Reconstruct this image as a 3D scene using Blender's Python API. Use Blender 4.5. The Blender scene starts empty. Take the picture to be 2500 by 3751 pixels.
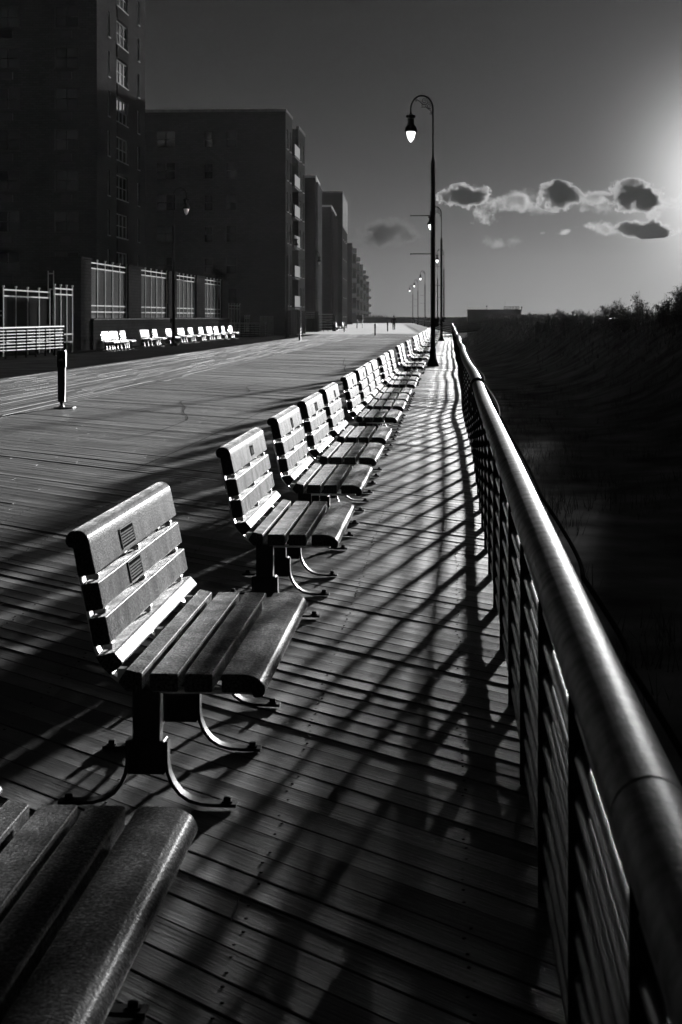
import bpy, bmesh, math, random
from mathutils import Vector, Matrix, noise as mnoise
random.seed(7)
R = math.radians
scene = bpy.context.scene
COL = scene.collection

# ------------------------------------------------------------------ camera numbers
H = 1.66                       # eye height above the deck
F = 6300.0                     # focal length in photo pixels (photo is 2500 wide)
PSI = math.atan((1646 - 1250) / F)   # the boardwalk runs this far right of the optical axis
HOR = 1158.0                   # horizon row in the photo
CP, SP = math.cos(PSI), math.sin(PSI)
SUN_AZ = R(10.2)               # right of the boardwalk direction (+Y)
SUN_EL = R(4.4)
SUN_DIR = Vector((math.sin(SUN_AZ) * math.cos(SUN_EL), math.cos(SUN_AZ) * math.cos(SUN_EL), math.sin(SUN_EL)))

def at(xs, d, z=0.0):
    """world point at depth d (along the optical axis) seen in photo column xs, at height z"""
    r = (xs - 1250) / F * d
    return Vector((-d * SP + r * CP, d * CP + r * SP, z))

def zrow(ys, d):
    return H + (HOR - ys) * d / F

# ------------------------------------------------------------------ tagging helpers
def tag(o, label=None, cat=None, group=None, kind=None):
    if label: o['label'] = label
    if cat: o['category'] = cat
    if group: o['group'] = group
    if kind: o['kind'] = kind
    return o

def empty(name, loc, rz=0.0, label=None, cat=None, group=None):
    o = bpy.data.objects.new(name, None)
    o.empty_display_size = 0.2
    o.location = loc; o.rotation_euler = (0, 0, rz)
    COL.objects.link(o)
    return tag(o, label, cat, group)

def copy_tree(o, parent=None):
    c = o.copy(); COL.objects.link(c)
    if parent: c.parent = parent
    for ch in list(o.children): copy_tree(ch, c)
    return c

# ------------------------------------------------------------------ mesh builder
class MB:
    def __init__(s):
        s.v = []; s.f = []; s.a = []
    def add(s, vs, fs, a=0.0):
        b = len(s.v)
        s.v += [tuple(p) for p in vs]
        s.f += [tuple(i + b for i in f) for f in fs]
        s.a += [a] * len(vs)
    def box(s, x0, x1, y0, y1, z0, z1, c=0.0):
        if c <= 0:
            s.add([(x0,y0,z0),(x1,y0,z0),(x1,y1,z0),(x0,y1,z0),(x0,y0,z1),(x1,y0,z1),(x1,y1,z1),(x0,y1,z1)],
                  [(3,2,1,0),(4,5,6,7),(0,1,5,4),(1,2,6,5),(2,3,7,6),(3,0,4,7)])
            return
        r = []
        for (z, q) in ((z0, c), (z0 + c, 0), (z1 - c, 0), (z1, c)):
            r.append([(x0+c,y0+q,z),(x1-c,y0+q,z),(x1-q,y0+c,z),(x1-q,y1-c,z),(x1-c,y1-q,z),(x0+c,y1-q,z),(x0+q,y1-c,z),(x0+q,y0+c,z)])
        vs = [p for ring in r for p in ring]
        fs = [tuple(range(7, -1, -1)), tuple(range(24, 32))]
        for k in range(3):
            for i in range(8):
                j = (i + 1) % 8
                fs.append((k*8+i, k*8+j, k*8+8+j, k*8+8+i))
        s.add(vs, fs)
    def obox(s, O, u, v, w):
        """oriented box from corner O with edge vectors u, v, w"""
        O, u, v, w = Vector(O), Vector(u), Vector(v), Vector(w)
        p = [O, O+u, O+u+v, O+v, O+w, O+u+w, O+u+v+w, O+v+w]
        s.add(p, [(3,2,1,0),(4,5,6,7),(0,1,5,4),(1,2,6,5),(2,3,7,6),(3,0,4,7)])
    def tube(s, path, r, n=8, caps=True, flat=None):
        path = [Vector(p) for p in path]
        k = len(path)
        rr = r if isinstance(r, (list, tuple)) else [r] * k
        vs = []; ref = None
        for i, p in enumerate(path):
            t = (path[min(i+1, k-1)] - path[max(i-1, 0)])
            if t.length < 1e-9: t = Vector((0, 0, 1))
            t.normalize()
            if ref is None:
                ref = Vector((0, 0, 1)) if abs(t.z) < .9 else Vector((1, 0, 0))
            b1 = ref - t * ref.dot(t)
            if b1.length < 1e-6: b1 = t.orthogonal()
            b1.normalize(); ref = b1
            b2 = t.cross(b1)
            for j in range(n):
                a = 2 * math.pi * j / n
                vs.append(p + (b1 * math.cos(a) + b2 * math.sin(a)) * rr[i])
        fs = []
        for i in range(k - 1):
            for j in range(n):
                q = (j + 1) % n
                fs.append((i*n+j, i*n+q, (i+1)*n+q, (i+1)*n+j))
        if caps:
            fs.append(tuple(range(n-1, -1, -1))); fs.append(tuple(range((k-1)*n, k*n)))
        s.add(vs, fs)
    def lathe(s, prof, n=16, c=(0, 0, 0), sq=None):
        """prof: (radius, z) from bottom to top"""
        vs = []; k = len(prof)
        for (r, z) in prof:
            for j in range(n):
                a = 2 * math.pi * (j + .5) / n
                vs.append((c[0] + r * math.cos(a), c[1] + r * math.sin(a), c[2] + z))
        fs = []
        for i in range(k - 1):
            for j in range(n):
                q = (j + 1) % n
                fs.append((i*n+j, i*n+q, (i+1)*n+q, (i+1)*n+j))
        fs.append(tuple(range(n-1, -1, -1))); fs.append(tuple(range((k-1)*n, k*n)))
        s.add(vs, fs)
    def extrude_xz(s, poly, y0, y1, bev=0.0):
        """polygon in x,z (any winding) extruded along y, ends slightly chamfered"""
        A = sum(poly[i][0]*poly[(i+1) % len(poly)][1] - poly[(i+1) % len(poly)][0]*poly[i][1] for i in range(len(poly)))
        if A < 0: poly = poly[::-1]
        n = len(poly)
        cx = sum(p[0] for p in poly)/n; cz = sum(p[1] for p in poly)/n
        rings = [(y0, bev), (y0 + bev, 0), (y1 - bev, 0), (y1, bev)] if bev else [(y0, 0), (y1, 0)]
        vs = []
        for (y, q) in rings:
            for (x, z) in poly:
                d = math.hypot(x-cx, z-cz) or 1
                f = 1 - q / d
                vs.append((cx + (x-cx)*f, y, cz + (z-cz)*f))
        fs = [tuple(range(n)), tuple(range((len(rings)-1)*n + n - 1, (len(rings)-1)*n - 1, -1))]
        for k in range(len(rings) - 1):
            for i in range(n):
                j = (i + 1) % n
                fs.append((k*n+j, k*n+i, (k+1)*n+i, (k+1)*n+j))
        s.add(vs, fs)
    def build(s, name, mat, parent=None, smooth=True, ang=35, loc=None, attr=False):
        me = bpy.data.meshes.new(name)
        me.from_pydata(s.v, [], s.f)
        me.validate()
        if attr:
            at_ = me.attributes.new('board', 'FLOAT', 'POINT')
            at_.data.foreach_set('value', s.a)
        if smooth:
            me.shade_smooth()
            me.set_sharp_from_angle(angle=R(ang))
        me.materials.append(mat)
        o = bpy.data.objects.new(name, me)
        COL.objects.link(o)
        if parent: o.parent = parent
        if loc is not None: o.location = loc
        return o

def rounded(poly, r, seg=3):
    out = []; n = len(poly)
    for i in range(n):
        p0, p1, p2 = Vector(poly[i-1]), Vector(poly[i]), Vector(poly[(i+1) % n])
        a = (p0 - p1); b = (p2 - p1)
        q = min(r, a.length * .4, b.length * .4)
        A = p1 + a.normalized() * q; B = p1 + b.normalized() * q
        for k in range(seg + 1):
            t = k / seg
            out.append(tuple(A*(1-t)**2 + p1*2*t*(1-t) + B*t*t))
    return out

# ------------------------------------------------------------------ materials
def mat(name, base=.2, rough=.5, metal=0.0, spec=.5, nscale=0, namp=0.0, bump=0.0, bscale=200, bdist=.002, coord='Object',
        stretch=(1, 1, 1), rvar=0.0, rotz=0.0):
    m = bpy.data.materials.new(name); m.use_nodes = True
    nt = m.node_tree; N = nt.nodes; L = nt.links
    p = N['Principled BSDF']
    p.inputs['Base Color'].default_value = (base, base, base, 1)
    p.inputs['Roughness'].default_value = rough
    p.inputs['Metallic'].default_value = metal
    p.inputs['Specular IOR Level'].default_value = spec
    tc = N.new('ShaderNodeTexCoord')
    mp = N.new('ShaderNodeMapping'); mp.inputs['Scale'].default_value = stretch; mp.inputs['Rotation'].default_value = (0, 0, rotz)
    L.new(tc.outputs[coord], mp.inputs['Vector'])
    if nscale:
        n = N.new('ShaderNodeTexNoise'); n.inputs['Scale'].default_value = nscale; n.inputs['Detail'].default_value = 6
        L.new(mp.outputs[0], n.inputs['Vector'])
        mr = N.new('ShaderNodeMapRange'); mr.inputs['From Min'].default_value = .3; mr.inputs['From Max'].default_value = .7
        mr.inputs['To Min'].default_value = base * (1 - namp); mr.inputs['To Max'].default_value = base * (1 + namp)
        L.new(n.outputs['Fac'], mr.inputs['Value'])
        L.new(mr.outputs[0], p.inputs['Base Color'])
        if rvar:
            m2 = N.new('ShaderNodeMapRange'); m2.inputs['From Min'].default_value = .3; m2.inputs['From Max'].default_value = .7
            m2.inputs['To Min'].default_value = rough - rvar; m2.inputs['To Max'].default_value = rough + rvar
            L.new(n.outputs['Fac'], m2.inputs['Value']); L.new(m2.outputs[0], p.inputs['Roughness'])
    if bump:
        b = N.new('ShaderNodeTexNoise'); b.inputs['Scale'].default_value = bscale; b.inputs['Detail'].default_value = 3
        L.new(mp.outputs[0], b.inputs['Vector'])
        bm = N.new('ShaderNodeBump'); bm.inputs['Strength'].default_value = bump; bm.inputs['Distance'].default_value = bdist
        L.new(b.outputs['Fac'], bm.inputs['Height']); L.new(bm.outputs[0], p.inputs['Normal'])
    return m

def wood_mat(name, rotz, base=.035, rough=.52, bump=.9, sheen=.04, strip_glare=18.0, gloss=None):
    m = bpy.data.materials.new(name); m.use_nodes = True
    nt = m.node_tree; N = nt.nodes; L = nt.links
    p = N['Principled BSDF']
    tc = N.new('ShaderNodeTexCoord')
    mp0 = N.new('ShaderNodeMapping'); mp0.inputs['Rotation'].default_value = (0, 0, rotz)
    L.new(tc.outputs['Object'], mp0.inputs['Vector'])
    at_ = N.new('ShaderNodeAttribute'); at_.attribute_name = 'board'
    # offset the grain from board to board
    cmb = N.new('ShaderNodeCombineXYZ')
    mul = N.new('ShaderNodeMath'); mul.operation = 'MULTIPLY'; mul.inputs[1].default_value = 37.0
    L.new(at_.outputs['Fac'], mul.inputs[0]); L.new(mul.outputs[0], cmb.inputs['Z'])
    add = N.new('ShaderNodeVectorMath'); add.operation = 'ADD'
    L.new(mp0.outputs[0], add.inputs[0]); L.new(cmb.outputs[0], add.inputs[1])
    def stretched(sx, sy, scale, detail):
        mp = N.new('ShaderNodeMapping'); mp.inputs['Scale'].default_value = (sx, sy, 1)
        L.new(add.outputs[0], mp.inputs['Vector'])
        n = N.new('ShaderNodeTexNoise'); n.inputs['Scale'].default_value = scale; n.inputs['Detail'].default_value = detail
        n.inputs['Roughness'].default_value = .62
        L.new(mp.outputs[0], n.inputs['Vector'])
        return n
    g1 = stretched(1.2, 30, 2.2, 5)      # grain streaks along the board (x of the rotated frame)
    g2 = stretched(4, 120, 2.0, 3)       # fine fibres
    w = stretched(.5, 1.0, .9, 4)        # damp patches
    # base colour: board tone * grain
    mr = N.new('ShaderNodeMapRange'); mr.inputs['From Min'].default_value = .25; mr.inputs['From Max'].default_value = .75
    mr.inputs['To Min'].default_value = base * .55; mr.inputs['To Max'].default_value = base * 1.35
    L.new(g1.outputs['Fac'], mr.inputs['Value'])
    mb = N.new('ShaderNodeMapRange'); mb.inputs['To Min'].default_value = .6; mb.inputs['To Max'].default_value = 1.35
    L.new(at_.outputs['Fac'], mb.inputs['Value'])
    mm = N.new('ShaderNodeMath'); mm.operation = 'MULTIPLY'
    L.new(mr.outputs[0], mm.inputs[0]); L.new(mb.outputs[0], mm.inputs[1])
    L.new(mm.outputs[0], p.inputs['Base Color'])
    # roughness: damp patches are glossier
    rr = N.new('ShaderNodeMapRange'); rr.inputs['From Min'].default_value = .32; rr.inputs['From Max'].default_value = .66
    rr.inputs['To Min'].default_value = rough + .12; rr.inputs['To Max'].default_value = rough - .22
    L.new(w.outputs['Fac'], rr.inputs['Value'])
    r2 = N.new('ShaderNodeMath'); r2.operation = 'MULTIPLY_ADD'; r2.inputs[1].default_value = .22
    sub = N.new('ShaderNodeMath'); sub.operation = 'SUBTRACT'; sub.inputs[1].default_value = .5
    L.new(g1.outputs['Fac'], sub.inputs[0]); L.new(sub.outputs[0], r2.inputs[0]); L.new(rr.outputs[0], r2.inputs[2])
    L.new(r2.outputs[0], p.inputs['Roughness'])
    p.inputs['Specular IOR Level'].default_value = .55
    if gloss is not None:
        p.inputs['Specular IOR Level'].default_value = 0.0; p.inputs['Coat Weight'].default_value = gloss
        L.new(r2.outputs[0], p.inputs['Coat Roughness'])
    p.inputs['Sheen Roughness'].default_value = .12
    sh = N.new('ShaderNodeMapRange'); sh.inputs['From Min'].default_value = .3; sh.inputs['From Max'].default_value = .7
    sh.inputs['To Min'].default_value = sheen * .3; sh.inputs['To Max'].default_value = sheen * 1.7
    L.new(g1.outputs['Fac'], sh.inputs['Value'])
    sh2 = N.new('ShaderNodeMath'); sh2.operation = 'MULTIPLY'
    L.new(sh.outputs[0], sh2.inputs[0]); L.new(mb.outputs[0], sh2.inputs[1]); 
    # sheen raised by position: glare painted onto the strip of boards behind the railing
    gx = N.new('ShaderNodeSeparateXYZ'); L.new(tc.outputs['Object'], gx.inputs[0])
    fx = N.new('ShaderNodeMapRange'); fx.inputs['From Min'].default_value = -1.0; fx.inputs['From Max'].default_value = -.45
    fx.inputs['To Min'].default_value = 1.0; fx.inputs['To Max'].default_value = strip_glare
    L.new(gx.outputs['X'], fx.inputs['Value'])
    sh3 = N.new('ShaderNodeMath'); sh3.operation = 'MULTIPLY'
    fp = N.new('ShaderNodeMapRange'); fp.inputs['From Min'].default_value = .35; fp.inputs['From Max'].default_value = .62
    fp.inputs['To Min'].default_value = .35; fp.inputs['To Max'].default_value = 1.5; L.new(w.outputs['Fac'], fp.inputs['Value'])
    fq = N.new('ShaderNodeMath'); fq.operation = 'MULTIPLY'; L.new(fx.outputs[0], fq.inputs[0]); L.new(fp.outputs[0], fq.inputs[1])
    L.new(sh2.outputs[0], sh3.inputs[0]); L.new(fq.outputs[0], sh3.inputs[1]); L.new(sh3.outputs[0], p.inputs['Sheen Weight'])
    b1 = N.new('ShaderNodeBump'); b1.inputs['Strength'].default_value = bump; b1.inputs['Distance'].default_value = .0035
    L.new(g1.outputs['Fac'], b1.inputs['Height'])
    b2 = N.new('ShaderNodeBump'); b2.inputs['Strength'].default_value = bump * .8; b2.inputs['Distance'].default_value = .0025
    L.new(g2.outputs['Fac'], b2.inputs['Height']); L.new(b1.outputs[0], b2.inputs['Normal'])
    L.new(b2.outputs[0], p.inputs['Normal']); L.new(b2.outputs[0], p.inputs['Coat Normal'])
    return m

def brick_mat(name, base, scale=1.0, mortar=.5, axis='YZ'):
    m = bpy.data.materials.new(name); m.use_nodes = True
    nt = m.node_tree; N = nt.nodes; L = nt.links
    p = N['Principled BSDF']; p.inputs['Roughness'].default_value = .9; p.inputs['Specular IOR Level'].default_value = 0.0
    g = N.new('ShaderNodeNewGeometry')
    sx = N.new('ShaderNodeSeparateXYZ'); L.new(g.outputs['Position'], sx.inputs[0])
    sa = N.new('ShaderNodeMath'); sa.operation = 'ADD'
    L.new(sx.outputs['X'], sa.inputs[0]); L.new(sx.outputs['Y'], sa.inputs[1])
    cb = N.new('ShaderNodeCombineXYZ'); L.new(sa.outputs[0], cb.inputs['X']); L.new(sx.outputs['Z'], cb.inputs['Y'])
    bt = N.new('ShaderNodeTexBrick')
    bt.inputs['Scale'].default_value = scale
    bt.inputs['Brick Width'].default_value = .42; bt.inputs['Row Height'].default_value = .16
    bt.inputs['Mortar Size'].default_value = .016
    bt.inputs['Color1'].default_value = (base, base, base, 1)
    bt.inputs['Color2'].default_value = (base*.7, base*.7, base*.7, 1)
    bt.inputs['Mortar'].default_value = (base*mortar, base*mortar, base*mortar, 1)
    L.new(cb.outputs[0], bt.inputs['Vector'])
    n = N.new('ShaderNodeTexNoise'); n.inputs['Scale'].default_value = .35; n.inputs['Detail'].default_value = 5
    L.new(g.outputs['Position'], n.inputs['Vector'])
    mr = N.new('ShaderNodeMapRange'); mr.inputs['To Min'].default_value = .65; mr.inputs['To Max'].default_value = 1.3
    L.new(n.outputs['Fac'], mr.inputs['Value'])
    mx = N.new('ShaderNodeVectorMath'); mx.operation = 'SCALE'
    L.new(bt.outputs['Color'], mx.inputs[0]); L.new(mr.outputs[0], mx.inputs['Scale'])
    L.new(mx.outputs[0], p.inputs['Base Color'])
    b = N.new('ShaderNodeBump'); b.inputs['Strength'].default_value = .6; b.inputs['Distance'].default_value = .01
    L.new(bt.outputs['Fac'], b.inputs['Height']); b.invert = True
    L.new(b.outputs[0], p.inputs['Normal'])
    return m

def emit_mat(name, strength):
    m = bpy.data.materials.new(name); m.use_nodes = True
    p = m.node_tree.nodes['Principled BSDF']
    p.inputs['Base Color'].default_value = (.8, .8, .8, 1)
    p.inputs['Emission Color'].default_value = (1, 1, 1, 1)
    p.inputs['Emission Strength'].default_value = strength
    return m

M = {}
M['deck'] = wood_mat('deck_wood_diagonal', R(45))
M['lane'] = wood_mat('deck_wood_lengthwise', R(90), base=.05, rough=.58, sheen=.010, strip_glare=1.0, gloss=.40)
M['far_deck'] = mat('far_deck_wood', .06, .42, nscale=.5, namp=.4, bump=.4, bscale=3, bdist=.01, rvar=.08)
M['slat'] = mat('dewy_slat_plastic', .036, .27, spec=0.0, nscale=3.5, namp=.3, bump=.8, bscale=130, bdist=.005, rvar=.05)
M['iron'] = mat('black_painted_iron', .010, .55, spec=.3, nscale=30, namp=.4, bump=.35, bscale=90, bdist=.002)
M['bolt'] = mat('bolt_steel', .012, .6, spec=.1)
M['strap'] = mat('galvanised_strap', .45, .35, metal=.7, nscale=40, namp=.2)
M['pipe'] = mat('weathered_pipe', .19, .50, spec=0.0, nscale=14, namp=.55, bump=.5, bscale=85, bdist=.003, rvar=.12)
M['bar'] = mat('rail_bar', .09, .40, metal=.3, nscale=18, namp=.3, bump=.4, bscale=300, bdist=.001)
M['plate'] = mat('rail_plate', .018, .55, spec=0.0, nscale=15, namp=.3)
M['rubber'] = mat('black_rubber', .016, .6, spec=0.0, bump=.3, bscale=60)
M['plaque'] = mat('bronze_plaque', .012, .5, spec=0.0, nscale=80, namp=.4)
M['plaque_hi'] = mat('plaque_raised', .40, .5, spec=0.0)
M['lamp'] = mat('lamp_iron', .012, .42, spec=0.0, nscale=8, namp=.3)
M['globe_lit'] = emit_mat('lit_globe', 1.0)
M['globe_off'] = mat('frosted_globe', .75, .25)
M['brick'] = brick_mat('dark_brick', .022)
M['brick_light'] = brick_mat('light_brick', .20)
M['wall_tower'] = brick_mat('tower_brick', .030)
M['wall_block'] = brick_mat('block_brick', .032)
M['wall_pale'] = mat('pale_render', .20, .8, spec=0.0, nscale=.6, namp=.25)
M['wall_mid'] = brick_mat('mid_brick', .05)
M['concrete'] = mat('concrete', .12, .85, spec=0.0, nscale=2, namp=.25, bump=.3, bscale=20, bdist=.01)
M['frame'] = mat('window_frame_paint', .34, .45, spec=0.0)
M['frame_dark'] = mat('window_frame_dark', .03, .5, spec=0.0)
M['glass'] = mat('window_glass', .012, .06, spec=.8)
M['blind'] = mat('window_blind', .10, .6)
M['rail_white'] = mat('white_rail_metal', .42, .4, spec=0.0)
M['rail_bright'] = mat('bright_railing_paint', .42, .4, spec=0.0)
M['panel'] = mat('frosted_panel', .10, .5, spec=0.0, nscale=.8, namp=.35, stretch=(1, 1, .25))
M['panel_dark'] = mat('ribbed_panel', .02, .45, spec=0.0, nscale=1.5, namp=.4, stretch=(6, 6, .1))
M['picket'] = mat('picket_metal', .55, .45, spec=0.0)
M['sand'] = mat('shaded_sand', .19, .95, spec=0.0, nscale=.9, namp=.5, bump=.3, bscale=14, bdist=.02)
M['dune_grass'] = mat('dune_grass_blades', .12, .6, spec=.1, nscale=2, namp=.5)
M['leaf'] = mat('shrub_leaf', .05, .5, nscale=4, namp=.5)
M['stem'] = mat('shrub_stem', .05, .7)
M['berm'] = mat('far_dune_scrub', .05, .9, spec=0.0, nscale=.3, namp=.4, bump=.8, bscale=1.2, bdist=.2)
M['pavilion'] = mat('pavilion_wall', .08, .8, spec=0.0, nscale=.4, namp=.3)
M['plank_dark'] = mat('ramp_plank', .04, .6, spec=0.0, nscale=3, namp=.4)
M['plank_edge'] = mat('ramp_edge', .5, .4)
M['coat'] = mat('dark_clothes', .015, .8)
M['asphalt'] = mat('dark_pavement', .022, .6, spec=0.0, nscale=.8, namp=.5, bump=.4, bscale=14, bdist=.01, rvar=.12)
M['stain'] = mat('tar_stain', .03, .7, spec=0.0)

for k, w_, r_ in (('slat', .36, .18), ('far_deck', .05, .12)):
    q = M[k].node_tree.nodes['Principled BSDF']; q.inputs['Sheen Weight'].default_value = w_; q.inputs['Sheen Roughness'].default_value = r_
# frost and dew: the grazing bloom of the slats breaks up into fine grains and runs
nt = M['slat'].node_tree; N = nt.nodes; L = nt.links; q = N['Principled BSDF']
tcs = N.new('ShaderNodeTexCoord')
def grains(scale, lo, hi, stretch=(1, 1, 1), det=2):
    mp = N.new('ShaderNodeMapping'); mp.inputs['Scale'].default_value = stretch; L.new(tcs.outputs['Object'], mp.inputs['Vector'])
    n = N.new('ShaderNodeTexNoise'); n.inputs['Scale'].default_value = scale; n.inputs['Detail'].default_value = det; L.new(mp.outputs[0], n.inputs['Vector'])
    r = N.new('ShaderNodeMapRange'); r.inputs['From Min'].default_value = .36; r.inputs['From Max'].default_value = .64
    r.inputs['To Min'].default_value = lo; r.inputs['To Max'].default_value = hi; L.new(n.outputs['Fac'], r.inputs['Value']); return r.outputs[0]
m1 = N.new('ShaderNodeMath'); m1.operation = 'MULTIPLY'; L.new(grains(110, .3, 1.0), m1.inputs[0]); L.new(grains(7, .55, 1.3, (1, 1, .25), 4), m1.inputs[1])
L.new(m1.outputs[0], q.inputs['Sheen Weight'])
q.inputs['Coat Weight'].default_value = .05; q.inputs['Coat Roughness'].default_value = .32
cb = N.new('ShaderNodeBump'); cb.inputs['Strength'].default_value = .4; cb.inputs['Distance'].default_value = .003
L.new(q.inputs['Normal'].links[0].from_node.inputs['Height'].links[0].from_socket, cb.inputs['Height']); L.new(cb.outputs[0], q.inputs['Coat Normal'])
src_ = q.inputs['Base Color'].links[0].from_socket
bg_ = N.new('ShaderNodeMath'); bg_.operation = 'MULTIPLY'; L.new(src_, bg_.inputs[0]); L.new(grains(120, .35, 2.1), bg_.inputs[1]); L.new(bg_.outputs[0], q.inputs['Base Color'])
q = M['rail_bright'].node_tree.nodes['Principled BSDF']; q.inputs['Coat Weight'].default_value = .2; q.inputs['Coat Roughness'].default_value = .35
q = M['pipe'].node_tree.nodes['Principled BSDF']; q.inputs['Coat Weight'].default_value = .42; q.inputs['Coat Roughness'].default_value = .50
M['pipe'].node_tree.links.new(q.inputs['Normal'].links[0].from_socket, q.inputs['Coat Normal'])
# leaves and grass
for k in ('leaf', 'dune_grass'):
    p = M[k].node_tree.nodes['Principled BSDF']
    p.inputs['Transmission Weight'].default_value = 0.0

# ------------------------------------------------------------------ the deck
XR, XM, XL = .30, -7.30, -11.9
YEND = 158.0
def hn(a, b=0.0, c=0.0):
    return mnoise.noise(Vector((a, b, c)))

def diagonal_planks():
    m = MB(); w = .1385; gap = .0042
    rt = math.sqrt(2)
    k0 = int((1.0 + XM) / rt / w) - 1; k1 = int((YEND + XR) / rt / w) + 1
    xs = [XM + (XR - XM) * i / 14 for i in range(15)]
    for k in range(k0, k1):
        s0 = k * w; tone = random.random()
        tilt = random.gauss(0, .0011); lift = random.gauss(0, .0008)
        cup = .0012 + random.random() * .0012
        cut = random.uniform(XM + 1, XR - .5)
        segs = [[x for x in xs if x < cut - .15] + [cut - .0012], [cut + .0012] + [x for x in xs if x > cut + .15]]
        for sg, seg in enumerate(segs):
            tn = (tone + sg * .37) % 1.0
            t2 = tilt + random.gauss(0, .0006)
            vs = []; n = 8
            cols = [(0, -.032), (0, -.003), (.003, 0), (w*.33, -cup), (w*.66, -cup), (w-gap-.003, 0), (w-gap, -.003), (w-gap, -.032)]
            for x in seg:
                wob = .0016 * hn(x * .55, k * 3.7) ; tw = t2 + .0016 * hn(x * .4, k * 7.1, 5)
                for (c, dz) in cols:
                    s = s0 + c; u = (c / (w - gap) - .5) * 2
                    y = s * rt - x
                    vs.append((x, y, -.002 + lift + wob + dz + tw * u))
            fs = []
            for i in range(len(seg) - 1):
                for j in range(n - 1):
                    fs.append((i*n+j, i*n+n+j, i*n+n+j+1, i*n+j+1))
            fs.append(tuple(range(n))); fs.append(tuple(range((len(seg)-1)*n+n-1, (len(seg)-1)*n-1, -1)))
            m.add(vs, [f[::-1] for f in fs], tn)
    return m

def lengthwise_planks():
    m = MB(); w = .165; gap = .008
    x = XM - .012
    k = 0
    while x > XL:
        y = 2.0 + random.uniform(0, 3)
        while y < YEND:
            L_ = random.uniform(4.0, 6.0); y1 = min(y + L_ - .006, YEND)
            tone = random.random(); tilt = random.gauss(0, .0007); lift = random.gauss(0, .0012)
            cup = .0008 + random.random() * .0015
            ns = 4; n = 6
            cols = [(0, -.03), (0, -.005), (w*.2, 0), (w*.5, -cup * 0.2), (w-gap, -.005), (w-gap, -.03)]
            vs = []
            for i in range(ns):
                yy = y + (y1 - y) * i / (ns - 1)
                for (c, dz) in cols:
                    u = (c / (w-gap) - .5) * 2
                    vs.append((x - w + c, yy, -.002 + lift + dz + tilt * u + .001 * hn(yy, k * 3.3)))
            fs = []
            for i in range(ns - 1):
                for j in range(n - 1):
                    fs.append((i*n+j, i*n+j+1, i*n+n+j+1, i*n+n+j))
            fs.append(tuple(range(n-1, -1, -1))); fs.append(tuple(range((ns-1)*n, ns*n)))
            m.add(vs, [f[::-1] for f in fs], tone)
            y = y1 + .006
        x -= w; k += 1
    return m

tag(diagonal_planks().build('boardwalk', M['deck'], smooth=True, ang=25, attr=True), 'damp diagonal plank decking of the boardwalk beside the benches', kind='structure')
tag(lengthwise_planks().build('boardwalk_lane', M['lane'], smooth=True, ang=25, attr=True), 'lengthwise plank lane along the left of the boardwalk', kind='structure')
# screw heads along the joists of the nearest boards
m = MB(); rs = random.Random(8)
for k in range(int(2.0 / .1385), int(12.0 / .1385)):
    for j in range(12):
        x = .05 - j * .61
        for c in (.030, .104):
            s_ = k * .1385 + c; y = s_ * math.sqrt(2) - x
            if y < 2.5 or y > 15: continue
            m.lathe([(.0052, -.006), (.0052, -.0016), (.0035, -.0012)], 6, (x + rs.gauss(0, .008), y + rs.gauss(0, .006), 0))
tag(m.build('boardwalk_screws', M['bolt'], smooth=False), 'dark screw heads dotted along the nearest planks', kind='stuff')
# dark joists' underside below the gaps, and the far, bending part of the boardwalk
m = MB(); m.box(XL, XR - .02, .5, YEND, -.12, -.06)
m.box(XR - .015, XR + .03, .5, YEND, -.30, -.012)
tag(m.build('boardwalk_underside', M['plate'], smooth=False), 'dark framing under the boardwalk planks', kind='structure')
m = MB()
def bend(y):
    return -max(0, y - 155) * .034 * min(1, max(0, (y - 155) / 30))
ys = [YEND + .01 + i * 8 for i in range(36)]
vs = []; fs = []
for y in ys:
    for x in (-27, -7.3, .3):
        vs.append((x + bend(y), y, -.004))
for i in range(len(ys) - 1):
    for j in range(2):
        fs.append((i*3+j, i*3+j+1, i*3+4+j, i*3+3+j))
m.add(vs, fs)
tag(m.build('far_boardwalk', M['far_deck'], smooth=False), 'far stretch of boardwalk bending gently left', kind='structure')
m = MB(); m.add([(-45, 2, -.003), (XL-.06, 2, -.003), (XL-.06, YEND, -.003), (-45, YEND, -.003)], [(0, 1, 2, 3)])
m.add([(-60, YEND, -.06), (-27, YEND, -.06), (-38, 450, -.06), (-90, 450, -.06)], [(0, 1, 2, 3)])
tag(m.build('pavement', M['asphalt'], smooth=False), 'pavement between the boardwalk and the apartment towers', kind='structure')

# ground out to the horizon
m = MB(); m.add([(-900, -60, -1.7), (900, -60, -1.7), (900, 1300, -1.7), (-900, 1300, -1.7)], [(0, 1, 2, 3)])
tag(m.build('ground', M['sand'], smooth=False), 'flat dark beach ground', kind='structure')

# wandering tar stains on the planks
def stain(pts, w):
    """flat 3 mm ribbon lying on the planks"""
    m = MB(); P = []
    pts = [Vector(p) for p in pts]
    for i in range(len(pts) - 1):
        for k in range(6):
            t = k / 6
            p0 = pts[max(i-1, 0)]; p1 = pts[i]; p2 = pts[i+1]; p3 = pts[min(i+2, len(pts)-1)]
            P.append(.5 * ((2*p1) + (p2-p0)*t + (2*p0-5*p1+4*p2-p3)*t*t + (3*p1-p0-3*p2+p3)*t*t*t))
    P.append(pts[-1])
    vs = []; fs = []
    for i, p in enumerate(P):
        t = (P[min(i+1, len(P)-1)] - P[max(i-1, 0)]).normalized(); nn = Vector((-t.y, t.x, 0))
        q = w * (.55 + .6 * abs(hn(i * .31, w * 100)))
        vs += [p + nn*q + Vector((0, 0, .0035)), p - nn*q + Vector((0, 0, .0035))]
    for i in range(len(P) - 1): fs.append((2*i, 2*i+1, 2*i+3, 2*i+2))
    m.add(vs, fs)
    return m
def gp(xs, ys):
    d = H * F / (ys - HOR); return at(xs, d, 0.0)
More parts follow.
